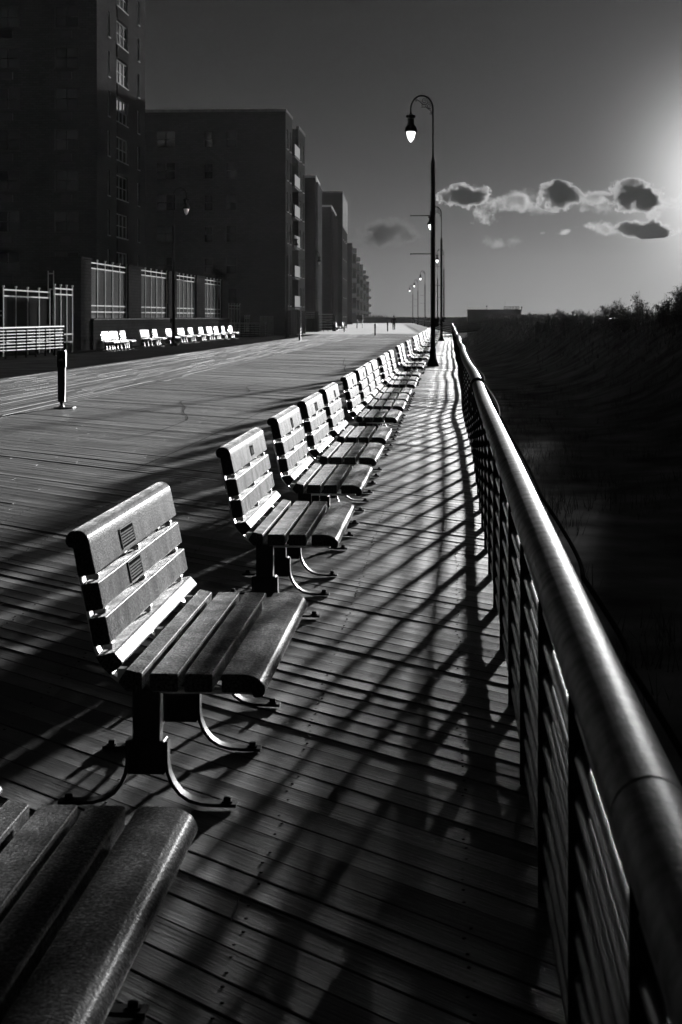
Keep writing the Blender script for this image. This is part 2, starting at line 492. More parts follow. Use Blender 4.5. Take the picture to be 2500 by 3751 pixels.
s1 = stain([gp(*q) for q in ((430, 1610), (560, 1585), (670, 1545), (688, 1530), (672, 1510), (678, 1492), (664, 1478), (668, 1468), (700, 1462), (800, 1448), (893, 1440), (915, 1432), (905, 1421), (912, 1414), (960, 1404), (1070, 1392))], .011)
tag(s1.build('tar_stain', M['stain'], smooth=False), 'long wandering tar stain with knots on the open planks', 'stain', 'tar stains on the planks')
s2 = stain([gp(*q) for q in ((1268, 1362), (1262, 1352), (1266, 1340), (1258, 1332), (1261, 1321), (1264, 1310))], .010)
tag(s2.build('tar_stain', M['stain'], smooth=False), 'short crooked tar stain beyond the bench backs', 'stain', 'tar stains on the planks')
s3 = stain([gp(*q) for q in ((500, 1716), (700, 1630), (880, 1545), (1010, 1490), (1150, 1446))], .009)
tag(s3.build('tar_stain', M['stain'], smooth=False), 'thin straight tar line running diagonally across the planks', 'stain', 'tar stains on the planks')

# ------------------------------------------------------------------ benches
BX = -1.022                                       # the bench's leg line in the row along the railing
def loc_poly(p): return [(x - BX, z) for x, z in p]
SEAT = [
    rounded(loc_poly([(-.757,.405),(-.757,.467),(-.702,.4675),(-.672,.466),(-.647,.460),(-.626,.448),(-.613,.431),(-.609,.413),(-.615,.398),(-.630,.390),(-.650,.390),(-.653,.404)]), .006, 2),
    rounded(loc_poly([(-.882,.405),(-.882,.467),(-.788,.467),(-.788,.405)]), .007),
    rounded(loc_poly([(-.998,.405),(-.998,.467),(-.904,.467),(-.904,.405)]), .007),
    rounded(loc_poly([(-1.078,.478),(-1.024,.467),(-1.026,.405),(-1.076,.404),(-1.106,.436)]), .006),
]
BACK = [
    rounded(loc_poly([(-1.120,.536),(-1.088,.500),(-1.132,.458),(-1.160,.486),(-1.182,.520)]), .006),
    rounded(loc_poly([(-1.147,.656),(-1.129,.564),(-1.189,.552),(-1.207,.645)]), .007),
    rounded(loc_poly([(-1.1725,.771),(-1.154,.681),(-1.213,.669),(-1.232,.759)]), .007),
    rounded(loc_poly([(-1.1795,.798),(-1.240,.785),(-1.259,.884),(-1.272,.884),(-1.284,.900),(-1.283,.922),(-1.268,.938),(-1.246,.9435),(-1.224,.938),(-1.208,.921),(-1.202,.900)]), .006, 2),
]
BL = 1.70
def weighted(o):
    w_ = o.modifiers.new('weighted_normals', 'WEIGHTED_NORMAL'); w_.keep_sharp = True; w_.weight = 100
    return o
def make_bench(name):
    b = empty(name, (0, 0, 0))
    m = MB()
    for p in SEAT: m.extrude_xz(p, -BL/2, BL/2, .004)
    weighted(m.build('seat', M['slat'], b))
    m = MB()
    for p in BACK: m.extrude_xz(p, -BL/2, BL/2, .004)
    weighted(m.build('backrest', M['slat'], b))
    # three curved flat supports behind and below the slats
    path = [(-.66,.397),(-1.03,.397),(-1.09,.412),(-1.135,.446),(-1.170,.492),(-1.190,.530),(-1.214,.640),(-1.240,.760),(-1.262,.872)]
    for y in (-.75, 0, .75):
        m = MB(); n = len(path); vs = []
        for i, (x, z) in enumerate(path):
            a = Vector(path[max(i-1, 0)]); c = Vector(path[min(i+1, n-1)]); t = (c - a).normalized()
            nn = Vector((t.y, -t.x))       # towards the front/top
            if i < 2: nn = Vector((0, 1))
            for (q, yy) in ((0, -.026), (0, .026), (.012, .026), (.012, -.026)):
                vs.append((x - BX - nn.x*(.012 - q), y + yy, z - nn.y*(.012 - q)))
        fs = []
        for i in range(n - 1):
            for j in range(4):
                k = (j + 1) % 4
                fs.append((i*4+k, i*4+j, (i+1)*4+j, (i+1)*4+k))
        fs += [(0, 1, 2, 3), (4*n-1, 4*n-2, 4*n-3, 4*n-4)]
        m.add(vs, fs)
        # spacer blocks seen in the gaps between the slats
        for (x, z, sx, sz) in ((-1.108,.447,.014,.018),(-1.156,.541,.016,.012),(-1.180,.660,.018,.010),(-1.205,.776,.018,.010)):
            m.box(x-BX-sx, x-BX+sx, y-.022, y+.022, z-sz, z+sz, .002)
        m.build('frame', M['strap'], b)
        m = MB()
        m.box(-.047, .047, y-.034, y+.034, .20, .398, .004)      # upright box
        m.box(-.064, .064, y-.040, y+.040, .112, .226, .005)     # socket
        fp = [(.066,.222),(.066,.15),(.072,.112),(.088,.075),(.112,.044),(.145,.022),(.185,.011),(.23,.008),(.304,.007)]
        for sgn in (1, -1):
            vs = []; n = len(fp)
            for i, (x, z) in enumerate(fp):
                a = Vector(fp[max(i-1, 0)]); c = Vector(fp[min(i+1, n-1)]); t = (c - a).normalized()
                nn = Vector((t.y, -t.x)) * -1
                for (q, yy) in ((-.006, -.027), (-.006, .027), (.006, .027), (.006, -.027)):
                    vs.append(((x + nn.x*q) * sgn, y + yy, z + nn.y*q))
            fs = []
            for i in range(n - 1):
                for j in range(4):
                    k = (j + 1) % 4
                    fs.append((i*4+j, i*4+k, (i+1)*4+k, (i+1)*4+j) if sgn > 0 else (i*4+k, i*4+j, (i+1)*4+j, (i+1)*4+k))
            fs += [(3, 2, 1, 0), (4*n-4, 4*n-3, 4*n-2, 4*n-1)] if sgn > 0 else [(0, 1, 2, 3), (4*n-1, 4*n-2, 4*n-3, 4*n-4)]
            m.add(vs, fs)
        leg = m.build('leg', M['iron'], b)
        for sgn in (1, -1):
            mb = MB(); mb.lathe([(.021, .013), (.021, .018), (.014, .018), (.014, .030), (.010, .032)], 6, (sgn * .272, y, 0))
            mb.build('bolt', M['bolt'], leg)
    return b

PLAQ = {}
def plaque(parent, y0, wy, seg, h0=.2, h1=.85, seed=1):
    """engraved plate let into the front face of a back slat: seg = (bottom, top) of the face in x,z"""
    (xb, zb), (xt, zt) = seg
    B = Vector((xb - BX, 0, zb)); T = Vector((xt - BX, 0, zt)); up = (T - B)
    hgt = up.length; up.normalize()
    nrm = Vector((up.z, 0, -up.x)); ey = Vector((0, 1, 0))
    O = B + up * hgt * h0 + ey * y0 + nrm * .0005
    hh = hgt * (h1 - h0)
    m = MB(); m.obox(O, ey * wy, up * hh, nrm * .0025)
    pl = m.build('plaque', M['plaque'], parent, smooth=False)
    rd = random.Random(seed); m = MB()
    e = .006
    for (a, b, c, d) in ((0, wy, 0, e*.6), (0, wy, hh-e*.6, hh), (0, e*.6, e, hh-e), (wy-e*.6, wy, e, hh-e)):
        m.obox(O + ey*a + up*c + nrm*.0025, ey*(b-a), up*(d-c), nrm*.0015)
    rows = 5; rh = (hh - 4*e) / rows
    for r_ in range(rows):
        yy = 2*e; zz = 2*e + r_ * rh
        while yy < wy - 2.5*e:
            ww = rd.uniform(.35, 1.0) * rh * .55
            m.obox(O + ey*yy + up*zz + nrm*.0025, ey*ww, up*rh*rd.uniform(.4, .6), nrm*.0012)
            yy += ww + rh * .3
    m.build('lettering', M['plaque_hi'], pl, smooth=False)

ORD = ['first', 'second', 'third', 'fourth', 'fifth', 'sixth', 'seventh', 'eighth', 'ninth', 'tenth', 'eleventh', 'twelfth', 'thirteenth',
       'fourteenth', 'fifteenth', 'sixteenth', 'seventeenth', 'eighteenth', 'nineteenth', 'twentieth', 'twenty-first', 'twenty-second',
       'twenty-third', 'twenty-fourth', 'twenty-fifth', 'twenty-sixth', 'twenty-seventh', 'twenty-eighth', 'twenty-ninth', 'thirtieth',
       'thirty-first', 'thirty-second', 'thirty-third', 'thirty-fourth', 'thirty-fifth', 'thirty-sixth', 'thirty-seventh', 'thirty-eighth', 'thirty-ninth', 'fortieth']
proto = make_bench('slatted_bench')
centres = [3.30, 6.54, 10.21, 12.97, 15.37, 17.78, 21.17, 23.70, 25.8, 27.9, 31.0, 33.4, 36.2, 41.9, 44.7, 50.3, 53.2,
           59.6, 62.3, 65.0, 70.2, 73.0, 75.8, 81.0, 83.8, 88.6, 91.4, 96.5, 99.3, 104.0, 107, 112.5, 118, 121, 126, 130, 135, 140]
GB = 'slatted benches in the row along the pipe railing'
FACE_H = ((-1.1795, .798), (-1.202, .900)); FACE_F = ((-1.154, .681), (-1.1725, .771)); FACE_G = ((-1.129, .564), (-1.147, .656))
for i, y in enumerate(centres):
    b = proto if i == 0 else copy_tree(proto)
    b.location = (BX + random.gauss(0, .006) * (i > 1), y, 0)
    b.rotation_euler = (0, 0, random.gauss(0, .004) * (i > 1))
    if i == 0: lab = 'dark dew-beaded bench at the bottom corner, nearest the camera, only its seat end in view'
    elif i == 1: lab = 'slatted bench with two engraved plaques on its back, nearest whole bench beside the railing'
    else: lab = ORD[i] + ' slatted bench from the camera in the row beside the pipe railing'
    tag(b, lab, 'bench', GB)
benches = [o for o in COL.objects if o.get('group') == GB]
plaque(benches[1], -.36, .25, FACE_H, .14, .86, 1)
plaque(benches[1], -.34, .24, FACE_F, .08, .92, 2)
plaque(benches[2], .02, .13, FACE_H, .25, .85, 3)
plaque(benches[3], .0, .12, FACE_H, .15, .88, 4)
plaque(benches[4], -.10, .22, FACE_H, .15, .88, 5)
plaque(benches[5], .12, .14, FACE_H, .15, .85, 6)
plaque(benches[6], .0, .12, FACE_H, .2, .85, 7)
plaque(benches[7], .1, .14, FACE_H, .2, .85, 8)

GL = 'slatted benches along the brick wall'
left = [(398, 81.6, .02), (428, 83.8, -.03), (462, 86.2, .06), (540, 92.3, -.1), (578, 95.6, .05), (628, 100.3, 0), (673, 104.9, -.05), (707, 108.7, 0),
        (745, 113.3, 0), (775, 117.2, -.06), (800, 120.6, 0), (826, 124.5, .04), (852, 128.5, 0)]
for i, (xs, d, rz) in enumerate(left):
    b = copy_tree(proto); b.location = at(xs, d, 0); b.rotation_euler = (0, 0, rz)
    lab = ('crowded sunlit bench, ' if i < 3 else 'sunlit bench, ') + ORD[i] + ' from the brick pier in the row before the brick wall'
    tag(b, lab, 'bench', GL)
for i, (xs, d, rz) in enumerate(((1236, 194, -.02), (1262, 196, .02))):
    b = copy_tree(proto); b.location = at(xs, d, 0); b.rotation_euler = (0, 0, rz)
    tag(b, ('small bright bench far off beside the white railings', 'small bright bench far off under the distant left lamp posts')[i], 'bench', 'far benches by the white railings')

# ------------------------------------------------------------------ the pipe railing on the right
RX, RZ, RRAD = .283, .958, .057
def wav(y):
    """the old rail is not straight: slow sideways and vertical waves"""
    f = min(1.0, max(0.0, (y - 6) / 14))
    return Vector((RX + f * (.016*math.sin(y*.34 + 1.0) + .012*math.sin(y*.13 + .4)), y, f * (.012*math.sin(y*.27) + .008*math.sin(y*.61 + 2))))
rail = empty('pipe_railing', (RX, 1.0, 0), 0, 'long weathered pipe railing along the right edge of the planks', 'railing')
rail_inv = Matrix.Translation((-RX, -1.0, 0))
def rbuild(m, name, material, parent=rail, **k):
    m.v = [tuple(Vector(p) - Vector((RX, 1.0, 0))) for p in m.v] if parent is rail else m.v
    return m.build(name, material, parent, **k)
m = MB(); joints = [2.43, 12.9, 24, 36, 49, 62, 75, 88, 101, 114, 127, 140]
ys = []; y = 1.0
while y < 150.8: ys.append(y); y += .25 if y < 30 else .6
path = []; rad = []
for y in ys:
    j = [q for q in joints if abs(q - y) < .13]
    p = wav(y) + Vector((0, 0, RZ)); path.append(p); rad.append(RRAD)
    nxt = [q for q in joints if y < q - .02 and q - y <= (.25 if y < 30 else .6)]
    for q in nxt:
        for (dy, rr) in ((-.006, RRAD), (-.003, RRAD - .006), (.003, RRAD - .006), (.006, RRAD)):
            path.append(wav(q + dy) + Vector((0, 0, RZ))); rad.append(rr)
o = sorted(range(len(path)), key=lambda i: path[i].y)
path = [path[i] for i in o]; rad = [rad[i] for i in o]
m.tube(path, rad, 32)
rbuild(m, 'top_rail', M['pipe'], ang=60)
zs = [.060 + .095 * i for i in range(9)]
for z in zs:
    m = MB()
    m.tube([wav(y) + Vector((0, 0, z)) for y in ys], .0195, 12)
    rbuild(m, 'bar', M['bar'], ang=60)
py = []; y = 1.19
while y < 150: py.append(y); y += 1.238
def plate_at(m, y):
    c = wav(y)
    m.box(c.x-.031, c.x+.031, y-.006, y+.006, -.25, c.z + RZ - RRAD + .012, .0015)
for y in py[:100]:
    m = MB(); plate_at(m, y); rbuild(m, 'post', M['plate'])
m = MB()
for y in py[100:]: plate_at(m, y)
o = rbuild(m, 'far_posts', M['plate']); o['kind'] = 'stuff'
# cable sagging along the outside of the rail
m = MB(); pts = []
ties = [2.0, 3.35, 4.45, 6.4, 9.8, 13.5, 17.7, 24, 31, 40, 52]
for a, b in zip(ties[:-1], ties[1:]):
    sag = (.045 if b < 7 else .035)
    for k in range(12):
        t = k / 12; y = a + (b - a) * t; s = math.sin(math.pi * t)
        pts.append(wav(y) + Vector((RRAD*.86 + .012 + sag * s, 0, RZ + .030 - .055 * s)))
m.tube(pts, .0065, 8)
tag(m.build('cable', M['rubber'], ang=60), 'thick black cable sagging along the outside of the pipe railing', 'cable')
m = MB(); pts = []
for a, b in ((11.5, 17.6), (17.8, 23), (23, 30), (30, 40)):
    for k in range(16):
        t = k / 16; y = a + (b - a) * t; s = math.sin(math.pi * t)
        pts.append(wav(y) + Vector((RRAD*.8 + .012 + .05 * s, 0, RZ + .035 - .03 * s)))
m.tube(pts, .003, 6)
tag(m.build('wire', M['picket'], ang=60), 'thin bright wire strung beside the rail beyond the black strap', 'wire')
# strap tied round the rail with its tail hanging
m = MB(); cy = 17.7; c = wav(cy) + Vector((0, 0, RZ))
for k in range(3):
    ring = [(c.x + (RRAD+.004)*math.cos(a), cy - .05 + k*.045 + .01*math.sin(a*2), c.z + (RRAD+.004)*math.sin(a)) for a in [2*math.pi*i/20 for i in range(21)]]
    m.tube(ring, .022, 6)
tail = [(c.x-.066, cy, c.z), (c.x-.085, cy-.02, c.z-.08), (c.x-.09, cy-.05, c.z-.2), (c.x-.075, cy-.10, c.z-.28), (c.x-.05, cy-.12, c.z-.30), (c.x-.035, cy-.12, c.z-.24), (c.x-.05, cy-.1, c.z-.12)]
m.tube(tail, .016, 8)
tag(m.build('strap', M['rubber'], ang=60), 'black strap knotted round the pipe railing with a hanging loop', 'strap')

# the far stretch of railing that follows the bend
fr = empty('pipe_railing', (RX, 152, 0), 0, 'distant stretch of pipe railing bending left behind the lamp posts', 'railing')
def fpt(y, z): return Vector((RX + bend(y) - RX, y - 152, z))
fy = [152 + i * 6 for i in range(40)]
m = MB(); m.tube([fpt(y, RZ) for y in fy], .057, 8); m.build('top_rail', M['pipe'], fr, ang=60)
for z in zs[::2]:
    m = MB(); m.tube([fpt(y, z) for y in fy], .03, 6); m.build('bar', M['bar'], fr, ang=60)
for i in range(0, 80):
    m = MB(); p = fpt(152 + i * 2.9, 0); m.box(p.x-.03, p.x+.03, p.y-.01, p.y+.01, -.2, RZ-.05); m.build('post', M['plate'], fr, smooth=False)

# ------------------------------------------------------------------ street lamps
def make_lamp(globe):
    t = empty('street_lamp', (0, 0, 0))
    m = MB()
    m.lathe([(.20,-.3),(.20,.05),(.19,.09),(.15,.16),(.115,.30),(.098,.46),(.105,.50),(.105,.56),(.086,.60)], 16)
    m.build('base', M['lamp'], t, ang=50)
    m = MB(); m.lathe([(.084,.60),(.078,3.0),(.074,6.70),(.066,6.76),(.026,6.95)], 16)
    m.build('pole', M['lamp'], t, ang=50)
    m = MB(); arc = [(0,0,6.90),(0,0,8.55)]
    for k in range(1, 17):
        a = math.pi * k / 16
        arc.append((-.366 + .366*math.cos(a), 0, 8.55 + .43*math.sin(a)))
    arc += [(-.732,0,8.50)]
    m.tube(arc, [.026]*2 + [.027]*17, 10)
    m.lathe([(.026,0),(.034,.03),(.040,.06),(.030,.10),(.030,.18),(.036,.22),(.024,.24)], 10, (-.732, 0, 8.33))
    arm = m.build('arm', M['lamp'], t, ang=60)
    m = MB()
    def spiral(cx, cz, r0, a0, turns, sgn=1):
        return [(cx + r0*(1-.8*k/26)*math.cos(a0 + sgn*turns*2*math.pi*k/26), 0, cz + r0*(1-.8*k/26)*math.sin(a0 + sgn*turns*2*math.pi*k/26)) for k in range(27)]
    m.tube([(-.54,0,8.86),(-.45,0,8.80),(-.36,0,8.71),(-.31,0,8.69)] + spiral(-.27, 8.81, .125, -1.9, 1.7, 1), .011, 6)
    m.tube([(-.02,0,8.42),(-.08,0,8.48),(-.18,0,8.55),(-.23,0,8.61)] + spiral(-.115, 8.635, .125, 3.1, 1.7, -1), .011, 6)
    m.tube(spiral(-.555, 8.83, .04, 1.2, 1.4, 1), .009, 6); m.tube(spiral(-.07, 8.38, .045, .6, 1.4, 1), .009, 6)
    m.tube([(-.33,0,8.70),(-.37,0,8.66),(-.35,0,8.61),(-.40,0,8.585),(-.33,0,8.60),(-.24,0,8.60)], .010, 6)
    m.build('scroll', M['lamp'], arm, ang=60)
    m = MB(); m.lathe([(.205,7.785),(.21,7.81),(.205,7.88),(.17,7.96),(.125,8.00),(.112,8.05),(.108,8.24),(.125,8.25),(.16,8.255),(.158,8.32),(.12,8.345),(.04,8.37)], 18, (-.732,0,0))
    m.build('lantern', M['lamp'], t, ang=50)
    m = MB(); m.lathe([(.006,7.43),(.05,7.475),(.095,7.55),(.125,7.64),(.140,7.73),(.142,7.786)], 18, (-.732,0,0))
    m.build('globe', globe, t, ang=70)
    m = MB()
    for k in range(4):
        a = k * math.pi/2 + .6
        m.tube([(-.732+.175*math.cos(a), .175*math.sin(a), 7.79), (-.732+.165*math.cos(a), .165*math.sin(a), 7.66), (-.732+.11*math.cos(a), .11*math.sin(a), 7.52), (-.732, 0, 7.415)], .005, 5)
    m.build('cage', M['lamp'], t)
    for z in (5.0, 3.73):
        m = MB(); m.tube([(-.06,0,z),(-.72,0,z)], .014, 8); m.lathe([(.01,-.025),(.025,-.01),(.025,.01),(.01,.025)], 8, (-.73,0,z))
        m.build('banner_arm', M['lamp'], t, ang=60)
    m = MB(); m.box(.05, .19, -.07, .07, 1.32, 1.58, .01); m.build('outlet_box', M['lamp'], t)
    return t
lp = make_lamp(M['globe_lit'])
GR = 'lamp posts along the bench row'
rl = [(1587, 57.0), (1618, 115), (1627, 187), (1604, 232), (1558, 276), (1532, 342), (1513, 405)]
names = ['tall black gooseneck lamp post beside the benches, nearest of the row', 'second gooseneck lamp post from the camera along the bench row',
         'third lamp post, just right of the nearest pole, its lit lantern beside a thin pole', 'fourth lamp post, thin pole standing alone behind the third lantern',
         'fifth lamp post, lit lantern left of the nearest pole', 'sixth lamp post, small lit lantern between two others over the far bend', 'seventh lamp post, smallest and farthest lit lantern at the bend']
for i, (xs, d) in enumerate(rl):
    o = lp if i == 0 else copy_tree(lp)
    o.location = at(xs, d, 0)
    tag(o, names[i], 'lamp post', GR)
lq = make_lamp(M['globe_off'])
GQ = 'lamp posts in front of the apartment blocks'
ll = [(636, 95.5, .98, 'dark gooseneck lamp post among the benches before the brick wall'), (1053, 130, .9, 'dark gooseneck lamp post against the balconies of the second block'),
      (1146, 181, .95, 'lamp post between the white railings and the pale block'), (1207, 228, .95, 'lamp post before the low block with lit roof edge'),
      (1250, 281, 1, 'distant lamp post behind the two bright benches'), (1281, 367, 1, 'farthest left lamp post with its small pale globe against the towers')]
for i, (xs, d, s, nm) in enumerate(ll):
    o = lq if i == 0 else copy_tree(lq)
    o.location = at(xs, d, 0); o.rotation_euler = (0, 0, math.pi); o.scale = (s, s, s)
    tag(o, nm, 'lamp post', GQ)

# ------------------------------------------------------------------ bollards
def make_bollard():
    t = empty('bollard', (0, 0, 0))
    prof = [(-.062,.115),(.062,.115),(.066,.72),(.080,.75),(.080,1.00),(.066,1.045),(-.066,1.045),(-.080,1.00),(-.080,.75),(-.066,.72)]
    m = MB(); m.extrude_xz(prof, -.045, .045, .006)
    m.lathe([(.030,.03),(.026,.075),(.052,.12)], 10)
    m.build('post', M['iron'], t)
    m = MB(); m.lathe([(.14,0),(.14,.012),(.05,.022),(.035,.05)], 14); m.box(.0, .24, -.16, .10, .003, .020, .003)
    m.build('base_plate', M['strap'], t)
    m = MB()
    n = 24; ring = [(.058*math.cos(2*math.pi*i/n), .885 + .145*math.sin(2*math.pi*i/n)) for i in range(n)]
    m.extrude_xz(ring, -.051, -.044)
    s = m.build('sign', M['rubber'], t)
    m = MB()
    for cx in (-.024, .024):
        m.tube([(cx + .017*math.cos(a), -.053, .865 + .017*math.sin(a)) for a in [2*math.pi*i/14 for i in range(15)]], .0022, 4)
    m.tube([(-.024,-.053,.865),(-.008,-.053,.892),(.014,-.053,.892),(.024,-.053,.865)], .002, 4); m.tube([(-.008,-.053,.892),(.002,-.053,.865),(.016,-.053,.90)], .002, 4)
    m.build('bicycle_symbol', M['frame'], s)
    return t
bo = make_bollard()
GBo = 'lane bollards on the planks'
for i, (xs, ys, nm) in enumerate(((226, 1494, 'dark bollard with an oval bicycle sign at the edge of the near lane'), (1375, 1232, 'dark bollard standing on the sunlit planks, nearer of the far pair'),
                               (1421, 1216, 'dark bollard just left of the walking person'), (1262, 1219, 'dark bollard before the two bright far benches'),
                               (1309, 1203, 'small dark bollard under the distant dark sign board'))):
    o = bo if i == 0 else copy_tree(bo)
    o.location = gp(xs, ys)
    tag(o, nm, 'bollard', GBo)

# ------------------------------------------------------------------ pipe railings on the left
def pipe_fence(label, P0, P1, h0, h1, nb, npost, name='pipe_railing', white=True, low=.14, rr=.05):
    P0, P1 = Vector(P0), Vector(P1)
    t = empty(name, P0, 0, label, 'railing')
    D = P1 - P0
    mt = M['rail_bright'] if white else M['bar']
    m = MB(); m.tube([Vector((0, 0, h0)), D + Vector((0, 0, h1))], rr, 12); m.build('top_rail', mt, t, ang=60)
    for i in range(nb):
        f = (i + 1) / (nb + .2)
        m = MB(); m.tube([Vector((0, 0, h0 + (low - h0) * f)), D + Vector((0, 0, h1 + (low - h1) * f))], .03, 8); m.build('bar', mt, t, ang=60)
    dn = D.normalized(); nn = Vector((-dn.y, dn.x, 0))
    for i in range(npost):
        f = i / (npost - 1); p = D * f; hh = h0 + (h1 - h0) * f
        m = MB(); m.obox(p - nn*.035 - dn*.012 + Vector((0, 0, -.05)), nn*.07, dn*.024, Vector((0, 0, hh))); m.build('post', M['plate'], t, smooth=False)
    return t
pipe_fence('bright barred pipe railing at the left edge before the gate', at(-60, 64.5), at(232, 73.6), 1.19, 1.22, 7, 9, low=.30)
pipe_fence('bright barred pipe railing beyond the left benches', at(838, 138), at(976, 142.5), 1.10, 1.10, 7, 10, low=.08)
pipe_fence('white railing between the second block and the pale block', at(1100, 178), at(1154, 181), 2.05, 2.05, 3, 4, low=1.45)
pipe_fence('white railing right of the dark pillar by the pale block', at(1169, 186), at(1219, 190), 1.86, 1.86, 5, 4, low=.4)

# ------------------------------------------------------------------ brick wall, piers and picket panels on the left
bw = empty('brick_wall', at(339, 84), 0, 'long dark brick wall with tall piers behind the left benches', 'wall')
def wb(m, name, material, parent=bw, **k):
    L0 = Vector(bw.location)
    m.v = [tuple(Vector(p) - L0) for p in m.v]
    return m.build(name, material, parent, **k)
m = MB(); m.box(-18.2, -17.5, 83.81, 136.5, -.1, 1.47); wb(m, 'wall', M['brick'], smooth=False)
m = MB(); m.box(-18.27, -17.46, 83.82, 136.5, 1.472, 1.535, .01); wb(m, 'coping', M['concrete'])
for (y0, y1, x0, x1) in ((81.4, 83.8, -19.0, -17.6), (93.7, 97.6, -18.25, -17.6), (107.2, 110.5, -18.25, -17.6), (119.2, 123.4, -18.25, -17.6), (132.7, 136.6, -18.25, -17.6)):
    m = MB(); m.box(x0, x1, y0, y1, -.1, 4.42, .01)
    z = .2
    while z < 4.3:                       # projecting header bricks down the corner
        m.box(x1 - .1, x1 + .012, y0 - .012, y0 + .22, z, z + .09); z += .34
    p = wb(m, 'pier', M['brick'], smooth=False)
    m = MB(); m.box(x0 - .05, x1 + .05, y0 - .05, y1 + .05, 4.423, 4.52, .015); m.v = [tuple(Vector(q) - Vector(bw.location)) for q in m.v]
    m.build('cap', M['brick'], p)
def picket_panel(label, X, Y0, Y1, z0, z1, name='picket_fence', panel='panel', step=1.9, rails=(.035, .13, .78, .89), pick=.16, group=None, d=None, posts=True):
    """metal picket fence running from (X,Y0) along direction d (default +Y)"""
    t = empty(name, (X, Y0, 0), 0, label, 'fence', group)
    dv = Vector(d).normalized() if d else Vector((0, 1, 0))
    nn = Vector((dv.y, -dv.x, 0))
    Ln = Y1 - Y0; hh = z1 - z0
    m = MB(); m.obox(dv*0 - nn*.0205 + Vector((0, 0, z0)), dv*Ln, -nn*.03, Vector((0, 0, hh*.86))); m.build('panel', M[panel], t, smooth=False)
    for f in rails:
        m = MB(); z = z1 - hh*f
        m.obox(nn*-.02 + Vector((0, 0, z - .03)), dv*Ln, nn*.035, Vector((0, 0, .06))); m.build('rail', M['picket'], t, smooth=False)
    if posts:
        n = max(2, int(round(Ln / step)) + 1)
        for i in range(n):
            p = dv * (Ln * i / (n - 1)) 
            m = MB(); m.obox(p - dv*.035 - nn*.02 + Vector((0, 0, z0)), dv*.07, nn*.04, Vector((0, 0, hh + .02)))
            m.obox(p - dv*.05 - nn*.035 + Vector((0, 0, z1 + .022)), dv*.10, nn*.08, Vector((0, 0, .07)))
            m.build('post', M['picket'], t, smooth=False)
    m = MB(); k = int(Ln / pick)
    for i in range(k):
        p = dv * ((i + .5) * Ln / k)
        m.obox(p - dv*.012 - nn*.018 + Vector((0, 0, z0 + hh*.05)), dv*.024, nn*.0015, Vector((0, 0, hh*.93)))
        m.obox(p - dv*.028 - nn*.018 + Vector((0, 0, z1 - hh*.105)), dv*.056, nn*.004, Vector((0, 0, .09)))
    o = m.build('pickets', M['plate'] , t, smooth=False); o['kind'] = 'stuff'
    return t
GP = 'picket panels between the brick piers'
for i, (a, b) in enumerate(((83.82, 93.68), (97.62, 107.18), (110.52, 119.18), (123.42, 132.68))):
    picket_panel(ORD[i] + ' frosted picket panel from the big brick pier, set on the brick wall', -17.72, a, b, 1.56, 4.42, group=GP)
picket_panel('low picket fence just past the last brick pier', -17.6, 136.7, 144, 0, 2.62)
picket_panel('waist-high picket fence behind the barred railing', -17.3, 145, 157, .3, 1.66, step=1.2, pick=.25)
picket_panel('dark ribbed picket gate fence at the far left', at(12, 70.5).x, at(12, 70.5).y, at(12, 70.5).y + 8.2, 0, 2.84, panel='panel_dark', step=2.0, rails=(.03, .12, .8))
picket_panel('low picket fence at the left edge behind the barred railing', at(-60, 69).x, at(-60, 69).y, at(-60, 69).y + 3.2, 0, 1.95, panel='panel_dark', step=3.2)
picket_panel('narrow picket gate before the big brick pier', at(200, 76).x, at(200, 76).y, at(200, 76).y + 3.6, 0, 3.0, panel='panel_dark', step=1.2, rails=(.035, .12, .72, .84))
# tall gate hoop
g = at(186, 79); t = empty('gate_hoop', g, 0, 'thin bright metal hoop rising above the picket gate', 'gate frame')
for xx in (-.12, .13):
    m = MB(); m.tube([(xx, 0, 0), (xx, 0, 3.75)], .022, 6); m.build('upright', M['picket'], t)
m = MB(); m.box(-.12, .12, -.02, .02, 3.60, 3.65); m.build('crossbar', M['picket'], t, smooth=False)
m = MB(); m.box(-.12, .12, -.02, .02, 2.88, 2.93); m.build('crossbar', M['picket'], t, smooth=False)
# light brick planter with tall slots by the second block
pw = empty('brick_planter', (-15.2, 141, 0), 0, 'pale sunlit brick wall with upright piers at the corner of the second block', 'wall')
m = MB(); m.box(-.4, 0, 0, 15, -.1, .98); m.build('wall', M['brick_light'], pw, smooth=False)
for i in range(5):
    y = .05 + i * 3.1
    m = MB(); m.box(-.38, -.02, y, y + 2.1 - i*.1, .983, 1.68); m.build('pier', M['brick_light'], pw, smooth=False)
# slim sign post beside it
sp = empty('sign_post', at(1099, 119), 0, 'square sign post standing on the planks by the second block', 'post')
m = MB(); m.box(-.07, .07, -.05, .05, -.05, 2.05, .01); m.build('post', M['iron'], sp)
m = MB(); m.box(.072, .09, -.06, .06, .9, 2.0, .005); m.build('sunlit_strip', M['rail_white'], sp)  # pale strip painting in the sunlight on the post's right side
# dark pillars by the white railings
for (xs, d, y0, y1, w, nm) in ((1160, 183, 1140, 1190, 12, 'dark brick pillar between the two white railings'), (1226, 191, 1154, 1208, 10, 'dark brick pillar at the right end of the white railings')):
    o = empty('brick_pillar', at(xs, d), 0, nm, 'pillar', 'pillars by the white railings')
    h = zrow(y0, d); ww = w / F * d / 2
    m = MB(); m.box(-ww, ww, -.4, .4, -.05, h - .12, .01); m.build('shaft', M['brick'], o)
    m = MB(); m.box(-ww-.05, ww+.05, -.45, .45, h - .118, h, .02); m.build('cap', M['brick'], o)
